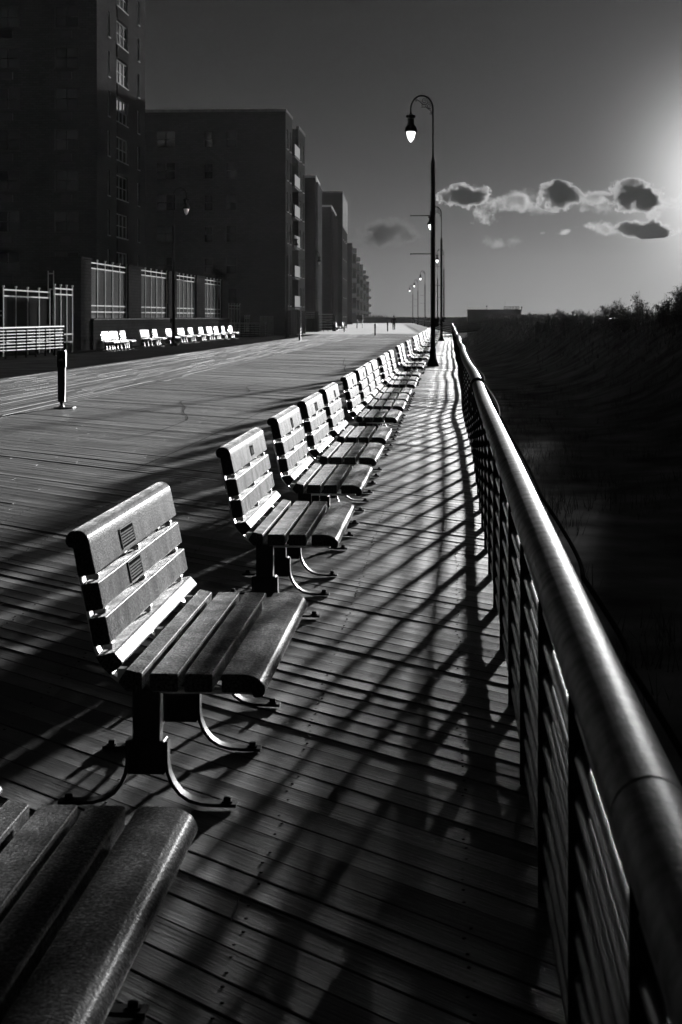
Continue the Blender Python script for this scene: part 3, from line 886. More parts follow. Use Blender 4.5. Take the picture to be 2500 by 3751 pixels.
# dark sign board on two posts
sb = empty('sign_board', at(1318, 240), 0, 'dark sign board on two posts before the far towers', 'sign')
m = MB(); m.box(-.45, .45, -.05, .05, zrow(1170, 240), zrow(1154, 240), .02); m.build('board', M['iron'], sb)
for xx in (-.38, .38):
    m = MB(); m.box(xx-.04, xx+.04, -.04, .04, -.05, zrow(1170, 240) - .002); m.build('post', M['iron'], sb, smooth=False)

# ------------------------------------------------------------------ buildings
def facade(m, O, u, n, W, z0, z1, ops, depth=.18):
    """wall sheet with real openings: O corner, u along, n outward; ops = (u0,u1,za,zb)"""
    O, u, n = Vector(O), Vector(u).normalized(), Vector(n).normalized()
    us = sorted(set([0, W] + [q for o in ops for q in o[:2]])); zs_ = sorted(set([z0, z1] + [q for o in ops for q in o[2:4]]))
    flip = u.cross(Vector((0, 0, 1))).dot(n) < 0
    def quad(a, b, c, d):
        m.add([a, b, c, d], [(3, 2, 1, 0) if flip else (0, 1, 2, 3)])
    def P(q, z, e=0): return O + u*q + Vector((0, 0, z)) - n*e
    for i in range(len(us) - 1):
        for j in range(len(zs_) - 1):
            uc = (us[i] + us[i+1])/2; zc = (zs_[j] + zs_[j+1])/2
            if any(o[0] < uc < o[1] and o[2] < zc < o[3] for o in ops): continue
            quad(P(us[i], zs_[j]), P(us[i+1], zs_[j]), P(us[i+1], zs_[j+1]), P(us[i], zs_[j+1]))
    for (a, b, c, d) in ops:
        quad(P(a, c), P(a, c, depth), P(b, c, depth), P(b, c)) if False else None
        m.add([P(a, c), P(b, c), P(b, c, depth), P(a, c, depth)], [(0, 1, 2, 3)])
        m.add([P(a, d), P(b, d), P(b, d, depth), P(a, d, depth)], [(0, 1, 2, 3)])
        m.add([P(a, c), P(a, d), P(a, d, depth), P(a, c, depth)], [(0, 1, 2, 3)])
        m.add([P(b, c), P(b, d), P(b, d, depth), P(b, c, depth)], [(0, 1, 2, 3)])

def window(parent, O, u, n, op, depth=.13, panes=2, frame='frame_dark', sill=True, blind=False):
    O, u, n = Vector(O), Vector(u).normalized(), Vector(n).normalized()
    a, b, c, d = op; w = .06
    m = MB(); U = Vector((0, 0, 1))
    base = O - n * (depth)
    def bar(u0, u1, z0, z1, e=.05): m.obox(base + u*u0 + U*z0, u*(u1-u0), U*(z1-z0), n*e)
    bar(a+.003, b-.003, c+.003, c+w); bar(a+.003, b-.003, d-w, d-.003); bar(a+.003, a+w, c+w, d-w); bar(b-w, b-.003, c+w, d-w)
    for k in range(1, panes):
        q = a + (b - a) * k / panes; bar(q-w/2, q+w/2, c+w, d-w)
    q = c + (d - c) * .5
    bar(a+w, b-w, q-.025, q+.025, .03)
    if sill: m.obox(O + u*(a-.05) + U*(c-.07) + n*.003, u*(b-a+.1), U*.065, n*.07)
    f = m.build('window', M[frame], parent, smooth=False)
    m = MB(); m.obox(base + u*(a+w) + U*(c+w) - n*.012, u*(b-a-2*w), U*(d-c-2*w), n*.008)
    if blind:
        pass
    m.build('pane', M['glass'], f, smooth=False)
    return f

def shell(m, O, u, v, W, V, z0, z1, skip=()):
    """closing faces of a block: far end, back, roof"""
    O, u, v = Vector(O), Vector(u), Vector(v); U = Vector((0, 0, 1))
    A, B, C, D = O, O + u*W, O + u*W + v*V, O + v*V
    m.add([B + U*z0, C + U*z0, C + U*z1, B + U*z1], [(0, 1, 2, 3)])
    m.add([C + U*z0, D + U*z0, D + U*z1, C + U*z1], [(0, 1, 2, 3)])
    m.add([A + U*(z1-.001), B + U*(z1-.001), C + U*(z1-.001), D + U*(z1-.001)], [(0, 1, 2, 3)])

UX = Vector((-1, 0, 0))
def building(name, label, corner, ang, side_len, width, z1, front_cols, side_cols, floors, wallmat, z_first=1.0, fh=2.75, group='apartment blocks along the boardwalk',
             frame='frame_dark', ac=False, parapet='concrete', sideframe='frame', sill=True):
    """corner: ground point of the corner nearest the boardwalk and the camera; u runs away along the boardwalk, v to the left"""
    t = empty(name, corner, 0, label, 'building', group)
    u = Vector((math.sin(ang), math.cos(ang), 0)); v = Vector((-math.cos(ang), math.sin(ang), 0))
    nf = -u; ns = -v
    m = MB(); O = Vector((0, 0, 0))
    fops = []; sops = []
    for k in range(floors):
        zb = z_first + k * fh
        for (c, w, h) in front_cols: fops.append((c - w/2, c + w/2, zb, zb + h))
        for (c, w, h) in side_cols: sops.append((c - w/2, c + w/2, zb, zb + h))
    fops = [o for o in fops if o[3] < z1 - .3]; sops = [o for o in sops if o[3] < z1 - .3]
    facade(m, O, v, nf, width, -.1, z1, fops)
    facade(m, O, u, ns, side_len, -.1, z1, sops)
    shell(m, O, u, v, side_len, width, -.1, z1)
    m.build('wall', M[wallmat], t, smooth=False)
    for o in fops: window(t, O, v, nf, o, panes=2 if o[1]-o[0] > 1.2 else 1, frame=frame, sill=sill)
    for o in sops: window(t, O, u, ns, o, panes=3 if o[1]-o[0] > 1.8 else 1, frame=sideframe, sill=sill)
    # roof parapet
    m = MB(); U = Vector((0, 0, 1)); e = .06
    m.obox(O - u*e - v*e + U*(z1+.002), v*(width+2*e), u*.3, U*.22)
    m.obox(O - v*e + u*(.3 - e + .002) + U*(z1+.002), u*(side_len+e-.3), v*.3, U*.22)
    m.build('parapet', M[parapet], t, smooth=False)
    if ac:
        for o in fops:
            if o[1] - o[0] > 1.2:
                m = MB(); c = (o[0]+o[1])/2
                m.obox(v*(c-.36) + U*(o[2]-.72) + nf*.003, v*.72, U*.46, nf*.18); m.build('air_conditioner', M['frame_dark'], t, smooth=False)
    return t, u, v

# the tall tower at the left
c1 = at(355, 115); d2 = 133
t1, u1, v1 = building('apartment_tower', 'tall dark apartment tower at the left, rising out of the frame', c1, 0.0, 18.3, 22, 33.5,
    [(2.05, 1.65, 1.45), (6.05, 1.65, 1.45), (10.5, 1.65, 1.45)], [(4.0, .75, 1.75), (8.95, 4.2, 1.7), (15.4, .8, 1.75)], 12, 'wall_tower', z_first=2.75-.95, fh=2.745, ac=True)
# vertical recess strip with spandrels beside the bay window
m = MB()
for k in range(12):
    z = 1.8 + k*2.745
    m.obox(u1*6.9 - v1*-.0 + Vector((0, 0, z - .98)) - v1*.003, u1*4.2, -v1*.05, Vector((0, 0, .9)))
m.build('spandrel', M['plate'], t1, smooth=False)

# the second block, with a balcony recess
c2 = at(1047, 149.3)
t2, u2, v2 = building('apartment_block', 'dark flat-roofed block with balconies, second from the camera', c2, 0.0, 6.3, 19, 19.45,
    [(4.75, 1.0, 1.5), (6.75, .8, 1.4), (10.5, 1.7, 1.5), (14.6, 1.7, 1.5)], [(1.6, 1.0, 1.75), (4.4, 1.0, 1.75)], 6, 'wall_block', z_first=2.6, fh=2.75)
U = Vector((0, 0, 1))
m = MB(); facade(m, u2*6.32 + v2*2.2, u2, -v2, 5.2, -.1, 18.2, [(1.0, 3.6, 2.55 + k*2.75, 4.6 + k*2.75) for k in range(6)]); m.obox(u2*6.31 + v2*2.21 + U*18.2, u2*5.2, v2*12, U*.3)
m.build('recess_wall', M['wall_block'], t2, smooth=False)
for k in range(6):
    window(t2, u2*6.32 + v2*2.2, u2, -v2, (1.0, 3.6, 2.55 + k*2.75, 4.6 + k*2.75), panes=3, frame='frame', sill=False)
ops2 = [(c - .5, c + .5, 2.6 + k*2.75, 4.35 + k*2.75) for k in range(6) for c in (2.1, 5.3)]
m = MB(); O2 = u2*11.55 - v2*.1
facade(m, O2, u2, -v2, 7.2, -.1, 19.2, ops2); facade(m, O2, v2, -u2, 14, -.1, 19.2, []); shell(m, O2, u2, v2, 7.2, 14, -.1, 19.2)
m.build('wing', M['wall_block'], t2, smooth=False)
for o in ops2: window(t2, O2, u2, -v2, o, panes=1, frame='frame')
m = MB(); m.obox(O2 - v2*.06 + U*19.202, u2*7.2, v2*.3, U*.25); m.build('parapet', M['concrete'], t2, smooth=False)
for k in range(6):
    z = 2.45 + k*2.75
    m = MB(); m.obox(u2*6.33 - v2*.25 + U*(z-.16), u2*5.2, v2*2.4, U*.15); b = m.build('balcony', M['concrete'], t2, smooth=False)
    m = MB()
    m.obox(u2*6.35 - v2*.26 + U*(z+1.0), u2*5.15, v2*.05, U*.06); m.obox(u2*6.35 - v2*.26 + U*(z+.08), u2*5.15, v2*.05, U*.06)
    for i in range(18): m.obox(u2*(6.4 + i*.29) - v2*.25 + U*(z+.145), u2*.19, v2*.03, U*.85)
    m.build('balustrade', M['rail_white'], b, smooth=False)
# ground-floor columns
for q in (0.2, 2.4, 4.6, 12.0, 14.4):
    m = MB(); m.obox(u2*q - v2*.5 + U*-.1, u2*.45, -v2*.0 + v2*.42, U*2.3); m.build('column', M['wall_mid'], t2, smooth=False)

# the pale block
c3 = at(1157, 183)
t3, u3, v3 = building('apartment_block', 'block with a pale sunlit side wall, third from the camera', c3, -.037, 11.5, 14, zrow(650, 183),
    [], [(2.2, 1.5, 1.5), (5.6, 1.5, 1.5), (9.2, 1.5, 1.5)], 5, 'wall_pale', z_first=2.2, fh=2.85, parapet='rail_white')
m = MB()
for q in (.7, 3.9, 7.4, 10.9): m.obox(u3*q - v3*.003 + U*-.1, u3*.35, -v3*.25, U*(zrow(650, 183) - .3))
m.build('pilaster', M['wall_pale'], t3, smooth=False)
m = MB()
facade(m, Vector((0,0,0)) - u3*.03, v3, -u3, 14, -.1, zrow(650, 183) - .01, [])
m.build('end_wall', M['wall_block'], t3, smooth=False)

c4 = at(1214, 205)
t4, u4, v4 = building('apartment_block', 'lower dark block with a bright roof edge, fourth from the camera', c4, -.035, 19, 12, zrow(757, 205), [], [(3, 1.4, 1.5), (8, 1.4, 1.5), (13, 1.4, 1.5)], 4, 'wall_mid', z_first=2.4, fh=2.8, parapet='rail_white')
m = MB()
for q in (1.2, 5.2, 10.2, 15.4): m.obox(u4*q - v4*.003 + U*-.1, u4*.5, -v4*.3, U*(zrow(757, 205) - .4))
m.build('pilaster', M['wall_mid'], t4, smooth=False)
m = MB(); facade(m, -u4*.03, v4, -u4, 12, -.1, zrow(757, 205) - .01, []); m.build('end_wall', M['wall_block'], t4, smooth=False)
c5 = at(1255, 228)
t5, u5, v5 = building('apartment_block', 'flat-topped block with a lit band under its roof, fifth from the camera', c5, -.03, 22, 18, zrow(706, 228), [], [(4, 1.3, 1.5), (10, 1.3, 1.5), (16, 1.3, 1.5)], 6, 'wall_block', z_first=1.6, fh=2.6)
m = MB(); m.obox(-v5*.003 + U*(zrow(706, 228) - 4.4), u5*22, -v5*.06, U*4.3); m.build('roof_band', M['wall_pale'], t5, smooth=False)
GT = 'far apartment towers at the bend'
far = [(1290, 350, 893, 10, 'far tower with lit balconies, nearest of the distant cluster'), (1306, 405, 932, 10, 'far tower, second of the distant cluster stepping down'), (1318, 460, 965, 12, 'far tower, third of the distant cluster stepping down'),
       (1330, 520, 985, 13, 'far tower, fourth of the distant cluster with a bright roof'), (1341, 590, 1010, 14, 'far tower, fifth of the distant cluster'), (1352, 680, 1033, 16, 'farthest and lowest tower where the row of blocks ends')]
for i, (xs, d, ys, sl, nm) in enumerate(far):
    c = at(xs, d); z1 = zrow(ys, d)
    tt, uu, vv = building('distant_tower', nm, c, -.045, sl*1.6, 22, z1, [], [(sl*.35, 1.6, 1.7), (sl*.8, 1.6, 1.7), (sl*1.25, 1.6, 1.7)], 5, 'wall_mid' if i % 2 else 'wall_block', z_first=3, fh=3.1, group=GT, parapet='rail_white' if i in (3, 5) else 'concrete')
    m = MB()
    for k in range(int(z1 / 3.1)):
        m.obox(uu*(sl*.5) - vv*.003 + U*(2.4 + k*3.1), uu*sl*.22, -vv*.9, U*.9)
    m.build('balcony', M['rail_white'], tt, smooth=False)

# ------------------------------------------------------------------ dunes
def dune_h(x, y):
    xc = 8.4 + (62 - y) * .039
    if y < 20: xc = 10.04
    b = math.exp(-((x - xc) / (2.9 if x < xc else 4.5)) ** 2)
    shade_hill = 5.6 * math.exp(-((x - 13.3) / 2.4) ** 2) * (1 / (1 + math.exp((y - 86) / 2.5))) * (1 / (1 + math.exp((24 - y) / 5)))  # unseen hill added to shade the sand behind the railing
    b = max(b, 0)
    h = -1.0 + 2.55 * b + shade_hill + .10 * hn(x * .5, y * .22) + .05 * hn(x * 1.7, y * 1.1, 3)
    # keep clear of the railing
    f = min(1, max(0, (x - .4) / 2.0))
    return -1.0 * (1 - f) + h * f
m = MB(); xs_ = [.34 + .45 * i for i in range(62)]; ys_ = [-4 + 2.0 * i for i in range(86)]
vs = [(x, y, dune_h(x, y)) for y in ys_ for x in xs_]; n = len(xs_)
fs = [(j*n+i, j*n+i+1, (j+1)*n+i+1, (j+1)*n+i) for j in range(len(ys_)-1) for i in range(n-1)]
m.add(vs, fs)
tag(m.build('dune', M['sand'], ang=80), 'dark sand dune rising beyond the railing', kind='structure')
# long far berm closing the view
m = MB(); xs_ = [-48 + 2.0 * i for i in range(75)]; vs = []; fs = []
for (dy, k) in ((-9, -1.6), (-4, .55), (0, 1.0), (4, .9), (12, -1.6)):
    for x in xs_:
        top = 1.42 + .10 * hn(x * .12, dy * .05) + (.12 if x > 5 else 0)
        vs.append((x, 425 + dy + .0004 * x * x, top * k if k > 0 else k))
n = len(xs_)
fs = [(j*n+i, j*n+i+1, (j+1)*n+i+1, (j+1)*n+i) for j in range(4) for i in range(n-1)]
m.add(vs, fs)
tag(m.build('far_dune', M['berm'], ang=80), 'low dark dune closing the view at the horizon', kind='structure')

# grass on the dune crest: countless blades in one object
m = MB(); rd = random.Random(3)
for k in range(9000):
    y = rd.uniform(48, 168); xc = 8.4 + (62 - y) * .039
    x = rd.gauss(xc - .6, 1.1)
    if x < 1.2: continue
    z = dune_h(x, y); h = rd.uniform(.12, .38); w = .010 * (1 + y / 90)
    a = rd.uniform(0, 6.28); l = rd.uniform(.02, .16)
    p = Vector((x, y, z - .02)); s = Vector((math.cos(a) * w, math.sin(a) * w, 0)); t = Vector((math.cos(a + 1.3) * l, math.sin(a + 1.3) * l, h))
    m.add([p - s, p + s, p + t*.55 + s*.6, p + t*.55 - s*.6, p + t + Vector((l*.3, 0, 0))], [(0, 1, 2, 3), (3, 2, 4)])
for k in range(2600):                       # sparse tussocks on the sand behind the railing
    cy_ = rd.uniform(9, 62); cx_ = rd.uniform(1.0, 9.5)
    if hn(cx_ * .8, cy_ * .35, 9) < -.05: continue
    for q_ in range(7):
        x = cx_ + rd.gauss(0, .10); y = cy_ + rd.gauss(0, .10); h = rd.uniform(.10, .34); a = rd.uniform(0, 6.28); l = rd.uniform(.04, .16)
        p = Vector((x, y, dune_h(x, y) - .02)); s = Vector((math.cos(a) * .006, math.sin(a) * .006, 0)); t = Vector((math.cos(a + 1.3) * l, math.sin(a + 1.3) * l, h))
        m.add([p - s, p + s, p + t], [(0, 1, 2)])
for k in range(1800):                       # tufts on the far berm
    x = rd.uniform(-30, 60) if rd.random() < .5 else rd.gauss(-18 if rd.random() < .5 else 8, 1.6)
    y = 425 + rd.uniform(-1, 3); z = 1.40; h = rd.uniform(.15, .7) * (1.3 if abs(x + 18) < 3 or abs(x - 8) < 3 else .5); w = .05
    a = rd.uniform(0, 6.28)
    p = Vector((x, y, z - .1)); s = Vector((math.cos(a) * w, math.sin(a) * w, 0)); t = Vector((rd.gauss(0, .12), 0, h))
    m.add([p - s, p + s, p + t], [(0, 1, 2)])
tag(m.build('dune_grass', M['dune_grass'], smooth=False), 'fine beach grass fringing the dune crests', 'grass', kind='stuff')

# shrubs along the crest
def make_shrub(seed, h, w):
    rd = random.Random(seed)
    t = empty('dune_shrub', (0, 0, 0))
    st = MB(); lf = MB()
    for k in range(16):
        a = rd.uniform(0, 6.28); r = rd.uniform(0, w * .55)
        b = Vector((math.cos(a) * r * .5, math.sin(a) * r * .5, -.15))
        hh = h * rd.uniform(.45, 1.0)
        tip = Vector((math.cos(a) * r * 1.5 + rd.gauss(0, .06), math.sin(a) * r * 1.5 + rd.gauss(0, .06), hh))
        mid = (b + tip) / 2 + Vector((rd.gauss(0, .05), rd.gauss(0, .05), .05))
        st.tube([b, mid, tip], [.012, .009, .004], 5)
        for q in range(46):
            f = rd.uniform(.30, 1.02) ** .8
            p = (b * (1-f)**2 + mid * 2*f*(1-f) + tip * f*f) + Vector((rd.gauss(0, .055), rd.gauss(0, .055), rd.gauss(0, .03)))
            l = rd.uniform(.03, .065); ww = l * rd.uniform(.3, .5)
            d = Vector((rd.gauss(0, .6), rd.gauss(0, .6), rd.uniform(.2, 1.0))).normalized()
            s = d.orthogonal().normalized(); s = (s * math.cos(q) + d.cross(s) * math.sin(q)) * ww
            lf.add([p, p + d*l*.5 + s, p + d*l, p + d*l*.5 - s], [(0, 1, 2, 3)])
    for k in range(2):
        a = rd.uniform(0, 6.28); r = rd.uniform(0, w * .5)
        b = Vector((math.cos(a)*r, math.sin(a)*r, 0)); st.tube([b, b + Vector((rd.gauss(0, .08), 0, h * 1.18))], [.008, .003], 4)
    st.build('stem', M['stem'], t, ang=60); lf.build('foliage', M['leaf'], t, smooth=False)
    return t
protos = [make_shrub(11, .85, .75), make_shrub(23, .70, .9), make_shrub(37, .95, .6)]
GS = 'shrubs along the dune crest'
rd = random.Random(5); used = [False]*3
plan = []
for i in range(38):
    y = 58 + (i / 37.0) ** 1.2 * 74
    plan.append(y + rd.uniform(-.8, .8))
for i, y in enumerate(plan + [70, 72.5, 75, 77.5, 80, 82, 84, 86]):
    k = i % 3
    o = protos[k] if not used[k] else copy_tree(protos[k]); used[k] = True
    xc = 8.4 + (62 - y) * .039; x = xc + rd.uniform(-1.3, .9)
    if i >= len(plan): x = .128 * y + rd.uniform(-.1, .8)
    o.location = (x, y, dune_h(x, y) - .05)
    hs = (1.12 - (y - 58) / 74 * .82) * rd.uniform(.75, 1.15)
    o.rotation_euler = (0, 0, rd.uniform(0, 6.28)); o.scale = (hs * 1.15, hs * 1.15, hs)
    tag(o, 'leafy backlit shrub growing on the crest of the dune right of the railing', 'shrub', GS)

# unseen pine added right of the view, its crown shaped to shade the nearest planks
def make_shade_pine(seed):
    rd = random.Random(seed); t = empty('shade_pine', (0, 0, 0))
    tr = MB(); tr.tube([(0, 0, -.3), (.05, .05, .6), (-.1, .1, 1.4), (-.25, .15, 2.3), (-.2, .2, 3.2)], [.16, .14, .12, .09, .05], 9)
    cl = []
    for k in range(150):
        if k < 80: c = Vector((rd.uniform(-1.8, 2.4), rd.uniform(-1.3, 1.5), rd.uniform(1.5, 1.85)))       # the flat skirt, spread to widen the shade
        else: c = Vector((rd.uniform(-1.2, 2.2), rd.uniform(-1.1, 1.3), rd.uniform(1.9, 3.7)))
        cl.append(c)
        if k % 3 == 0:
            s0 = Vector((-.2, .15, rd.uniform(1.3, 2.0))); tr.tube([s0, (s0 + c) / 2 + Vector((0, 0, -.08)), c], [.04, .028, .010], 5)
    tr.build('trunk', M['stem'], t, ang=60)
    lf = MB()
    for c in cl:
        for q in range(190):
            d = Vector((rd.gauss(0, 1), rd.gauss(0, 1), rd.gauss(0, .6))); d.normalize()
            p = c + d * rd.uniform(.05, .36)
            g = (d + Vector((rd.gauss(0, .5), rd.gauss(0, .5), .3))).normalized(); s_ = g.orthogonal().normalized() * .03; l = rd.uniform(.12, .22)
            lf.add([p - s_, p + s_, p + g*l], [(0, 1, 2)])
    lf.build('crown', M['leaf'], t, smooth=False)
    return t
pn = make_shade_pine(4); pn.location = (8.75, 46.5, 1.54); tag(pn, 'unseen pine added past the right edge to shade the nearest planks', 'tree')

# ------------------------------------------------------------------ beach ramp crossing at the end of the row
rp = empty('beach_ramp', (.35, 152.5, 0), 0, 'dark plank-sided ramp leading from the railing over the dune', 'ramp')
for i in range(5):
    z0 = .16 + i * .165
    m = MB(); m.obox((0, 0, z0), (7.5, .2, .62), (0, .05, 0), (0, 0, .145)); m.build('side_board', M['plank_dark'], rp, smooth=False)
m = MB(); m.obox((0, -.02, 1.0), (7.5, .2, .62), (0, .09, 0), (0, 0, .05)); m.build('cap_rail', M['plank_dark'], rp, smooth=False)
for (a, b) in ((.35, 1.28), (1.34, 2.7), (2.76, 4.2)):
    f = a / 7.5; g_ = b / 7.5
    m = MB(); m.obox((a, -.05 + .2*f, .08 + .62*f), (b - a, .2*(g_-f), .62*(g_-f)), (0, .06, 0), (0, 0, .055)); m.build('kick_board', M['plank_edge'], rp, smooth=False)
for i in range(4):
    x = i * 2.4
    m = MB(); m.box(x - .05, x + .05, .06, .16, -.8, .98 + .083 * x); m.build('post', M['plank_dark'], rp, smooth=False)
m = MB(); m.obox((-2.2, .4, -.02), (9.5, .3, .62), (0, 2.4, 0), (0, 0, .06)); m.build('ramp_deck', M['plank_dark'], rp, smooth=False)

# ------------------------------------------------------------------ beach pavilion
pv = empty('beach_pavilion', at(1812, 250), 0, 'low flat-roofed pavilion beyond the dune at the horizon', 'building')
sc = 250 / F
w0, w1 = (1716 - 1812) * sc, (1909 - 1812) * sc
zt = zrow(1136, 250)
m = MB(); facade(m, (w0, 0, 0), (1, 0, 0), (0, -1, 0), w1 - w0, -1.6, zt, [((1889-1716)*sc, (1897-1716)*sc, zrow(1165, 250), zrow(1156, 250))], .5)
m.add([(w1, 0, -1.6), (w1, 12, -1.6), (w1, 12, zt), (w1, 0, zt)], [(0, 1, 2, 3)]); m.add([(w0, 0, -1.6), (w0, 12, -1.6), (w0, 12, zt), (w0, 0, zt)], [(3, 2, 1, 0)])
m.add([(w0, 12, -1.6), (w1, 12, -1.6), (w1, 12, zt), (w0, 12, zt)], [(3, 2, 1, 0)])
m.build('wall', M['pavilion'], pv, smooth=False)
m = MB(); m.box(w0 - .08, w1 + .12, -.15, 12.2, zt + .002, zt + .12); m.build('roof', M['pavilion'], pv, smooth=False)
m = MB(); a, b = (1848-1812)*sc, (1903-1812)*sc
for z in (zt + .13, zt + .30, zt + .50): m.box(a, b, .5, .58, z, z + .06)
for i in range(6): m.box(a + (b-a)*i/5 - .03, a + (b-a)*i/5 + .03, .6, .68, zt + .12, zt + .56)
m.build('roof_railing', M['frame_dark'], pv, smooth=False)
m = MB(); m.tube([((1785-1812)*sc, 1, zt + .1), ((1785-1812)*sc, 1, zt + .50)], .03, 6); m.lathe([(.02,0),(.11,.06),(.12,.14),(.06,.22)], 8, ((1785-1812)*sc, 1, zt + .48)); m.build('roof_vent', M['frame_dark'], pv)
m = MB(); m.tube([((1852-1812)*sc, 1, zt + .5), ((1852-1812)*sc, 1, zt + 1.45)], .015, 5); m.build('antenna', M['frame_dark'], pv)
m = MB(); m.tube([(w1 + .12, .5, zt - .4), (w1 + .14, .5, zt + .35)], .03, 6); m.lathe([(.03,0),(.09,.1),(.09,.28),(.03,.36)], 8, (w1 + .14, .5, zt + .22)); m.build('wall_lamp', M['frame_dark'], pv)

# ------------------------------------------------------------------ the walking person
def person(loc, rz):
    V = [((0, 0, .92), .15), ((0, .01, 1.12), .15), ((0, .02, 1.32), .18), ((0, .02, 1.46), .10), ((0, .03, 1.54), .06), ((0, .05, 1.62), .095), ((0, .05, 1.70), .085),
         ((-.09, 0, .86), .11), ((-.10, .10, .47), .075), ((-.10, -.06, .09), .05), ((-.10, .08, .04), .045),
         ((.09, 0, .86), .11), ((.10, .12, .47), .075), ((.10, .16, .09), .05), ((.10, .29, .045), .045),
         ((-.20, .02, 1.39), .08), ((-.27, -.05, 1.12), .06), ((-.25, .05, .88), .05), ((-.245, .09, .80), .04),
         ((.20, .02, 1.39), .08), ((.27, .04, 1.12), .06), ((.25, .14, .90), .05), ((.245, .18, .82), .04)]
    E = [(0,1),(1,2),(2,3),(3,4),(4,5),(5,6),(0,7),(7,8),(8,9),(9,10),(0,11),(11,12),(12,13),(13,14),(2,15),(15,16),(16,17),(17,18),(2,19),(19,20),(20,21),(21,22)]
    me = bpy.data.meshes.new('person'); me.from_pydata([v[0] for v in V], E, [])
    o = bpy.data.objects.new('person', me); COL.objects.link(o)
    s = o.modifiers.new('skin', 'SKIN')
    for i, v in enumerate(V):
        me.skin_vertices[0].data[i].radius = (v[1], v[1] * (.8 if i < 3 else 1))
        me.skin_vertices[0].data[i].use_root = (i == 0)
    sd = o.modifiers.new('subsurf', 'SUBSURF'); sd.levels = 2; sd.render_levels = 2
    me.materials.append(M['coat'])
    o.location = loc; o.rotation_euler = (0, 0, rz)
    return o
pr = person(at(1444, 208), .1)
tag(pr, 'person in a dark coat walking away along the far boardwalk', 'person')
m = MB(); m.lathe([(.085, 1.64), (.105, 1.67), (.098, 1.74), (.05, 1.785)], 10, (0, .05, 0)); m.build('cap', M['coat'], pr)

# ------------------------------------------------------------------ camera
cd = bpy.data.cameras.new('camera'); cam = bpy.data.objects.new('camera', cd); COL.objects.link(cam)
cam.location = (0, 0, H); cam.rotation_euler = (R(90), 0, PSI)
cd.sensor_fit = 'HORIZONTAL'; cd.sensor_width = 24.0; cd.lens = F / 2500 * 24.0
cd.shift_y = -(1875.5 - HOR) / 2500; cd.shift_x = 0
cd.clip_start = .1; cd.clip_end = 30000
cd.dof.use_dof = True; cd.dof.focus_distance = 13.0; cd.dof.aperture_fstop = 11
scene.camera = cam

# ------------------------------------------------------------------ light
sd = bpy.data.lights.new('sun', 'SUN'); so = bpy.data.objects.new('sun', sd); COL.objects.link(so)
sd.energy = 5.0; sd.angle = R(1.2); sd.color = (1, 1, 1)
so.rotation_euler = (-SUN_DIR).to_track_quat('-Z', 'Y').to_euler()
so.location = (30, 200, 40)

w = bpy.data.worlds.new('World'); scene.world = w; w.use_nodes = True
nt = w.node_tree; N = nt.nodes; L = nt.links
for n_ in list(N): N.remove(n_)
out = N.new('ShaderNodeOutputWorld'); bg = N.new('ShaderNodeBackground')
sky = N.new('ShaderNodeTexSky'); sky.sky_type = 'NISHITA'; sky.sun_disc = False
sky.sun_elevation = SUN_EL; sky.sun_rotation = SUN_AZ
sky.air_density = 1.0; sky.dust_density = 1.6; sky.ozone_density = 1.0
sep = N.new('ShaderNodeSeparateColor'); L.new(sky.outputs[0], sep.inputs[0])
def math_(op, a, b=None, c=None):
    q = N.new('ShaderNodeMath'); q.operation = op
    for i, v in enumerate((a, b, c)):
        if v is None: continue
        if hasattr(v, 'links'): L.new(v, q.inputs[i])
        else: q.inputs[i].default_value = v
    return q.outputs[0]
# monochrome plate behind a red filter
mono = math_('ADD', math_('MULTIPLY', sep.outputs[0], .75), math_('MULTIPLY', sep.outputs[1], .25))
tc = N.new('ShaderNodeTexCoord')
dot = N.new('ShaderNodeVectorMath'); dot.operation = 'DOT_PRODUCT'; dot.inputs[1].default_value = SUN_DIR
L.new(tc.outputs['Generated'], dot.inputs[0])
ang = math_('MULTIPLY', math_('ARCCOSINE', math_('MINIMUM', dot.outputs['Value'], 1.0)), 180 / math.pi)
sx = N.new('ShaderNodeSeparateXYZ'); L.new(tc.outputs['Generated'], sx.inputs[0])
el = math_('MULTIPLY', math_('ARCSINE', math_('MAXIMUM', sx.outputs['Z'], 0.0)), 180 / math.pi)
grad = math_('ADD', math_('ADD', math_('MULTIPLY', math_('POWER', 2.71828, math_('DIVIDE', el, -2.5)), 1.1), .15), math_('MULTIPLY', math_('SMOOTH_MIN', math_('MAXIMUM', math_('DIVIDE', math_('SUBTRACT', el, 14.0), 40.0), 0.0), 1.0, .1), .35))      # deepening of the filtered sky with height
base_ = math_('MULTIPLY', math_('POWER', math_('DIVIDE', mono, 25.0), .6), grad)
g1 = math_('MULTIPLY', math_('POWER', 2.71828, math_('MULTIPLY', math_('POWER', math_('DIVIDE', ang, 2.6), 2.0), -1.0)), 10.0)
g2 = math_('MULTIPLY', math_('POWER', 2.71828, math_('DIVIDE', ang, -2.6)), 3.0)
tot = math_('MULTIPLY', math_('ADD', base_, math_('ADD', g1, g2)), .76)
L.new(tot, bg.inputs['Color']); bg.inputs['Strength'].default_value = .05
L.new(bg.outputs[0], out.inputs['Surface'])

# thin sea haze round the whole place
m = MB(); m.box(-901, 901, -61, 1301, -2.7, 46)
hz = m.build('haze', bpy.data.materials.new('haze_air'), smooth=False)
tag(hz, 'thin pale sea haze', kind='stuff')
hm = hz.data.materials[0]; hm.use_nodes = True; hn_ = hm.node_tree
for q in list(hn_.nodes): hn_.nodes.remove(q)
ho = hn_.nodes.new('ShaderNodeOutputMaterial'); hv = hn_.nodes.new('ShaderNodeVolumePrincipled')
hv.inputs['Color'].default_value = (.9, .9, .9, 1); hv.inputs['Density'].default_value = 2.5e-5; hv.inputs['Anisotropy'].default_value = .3
hn_.links.new(hv.outputs[0], ho.inputs['Volume'])

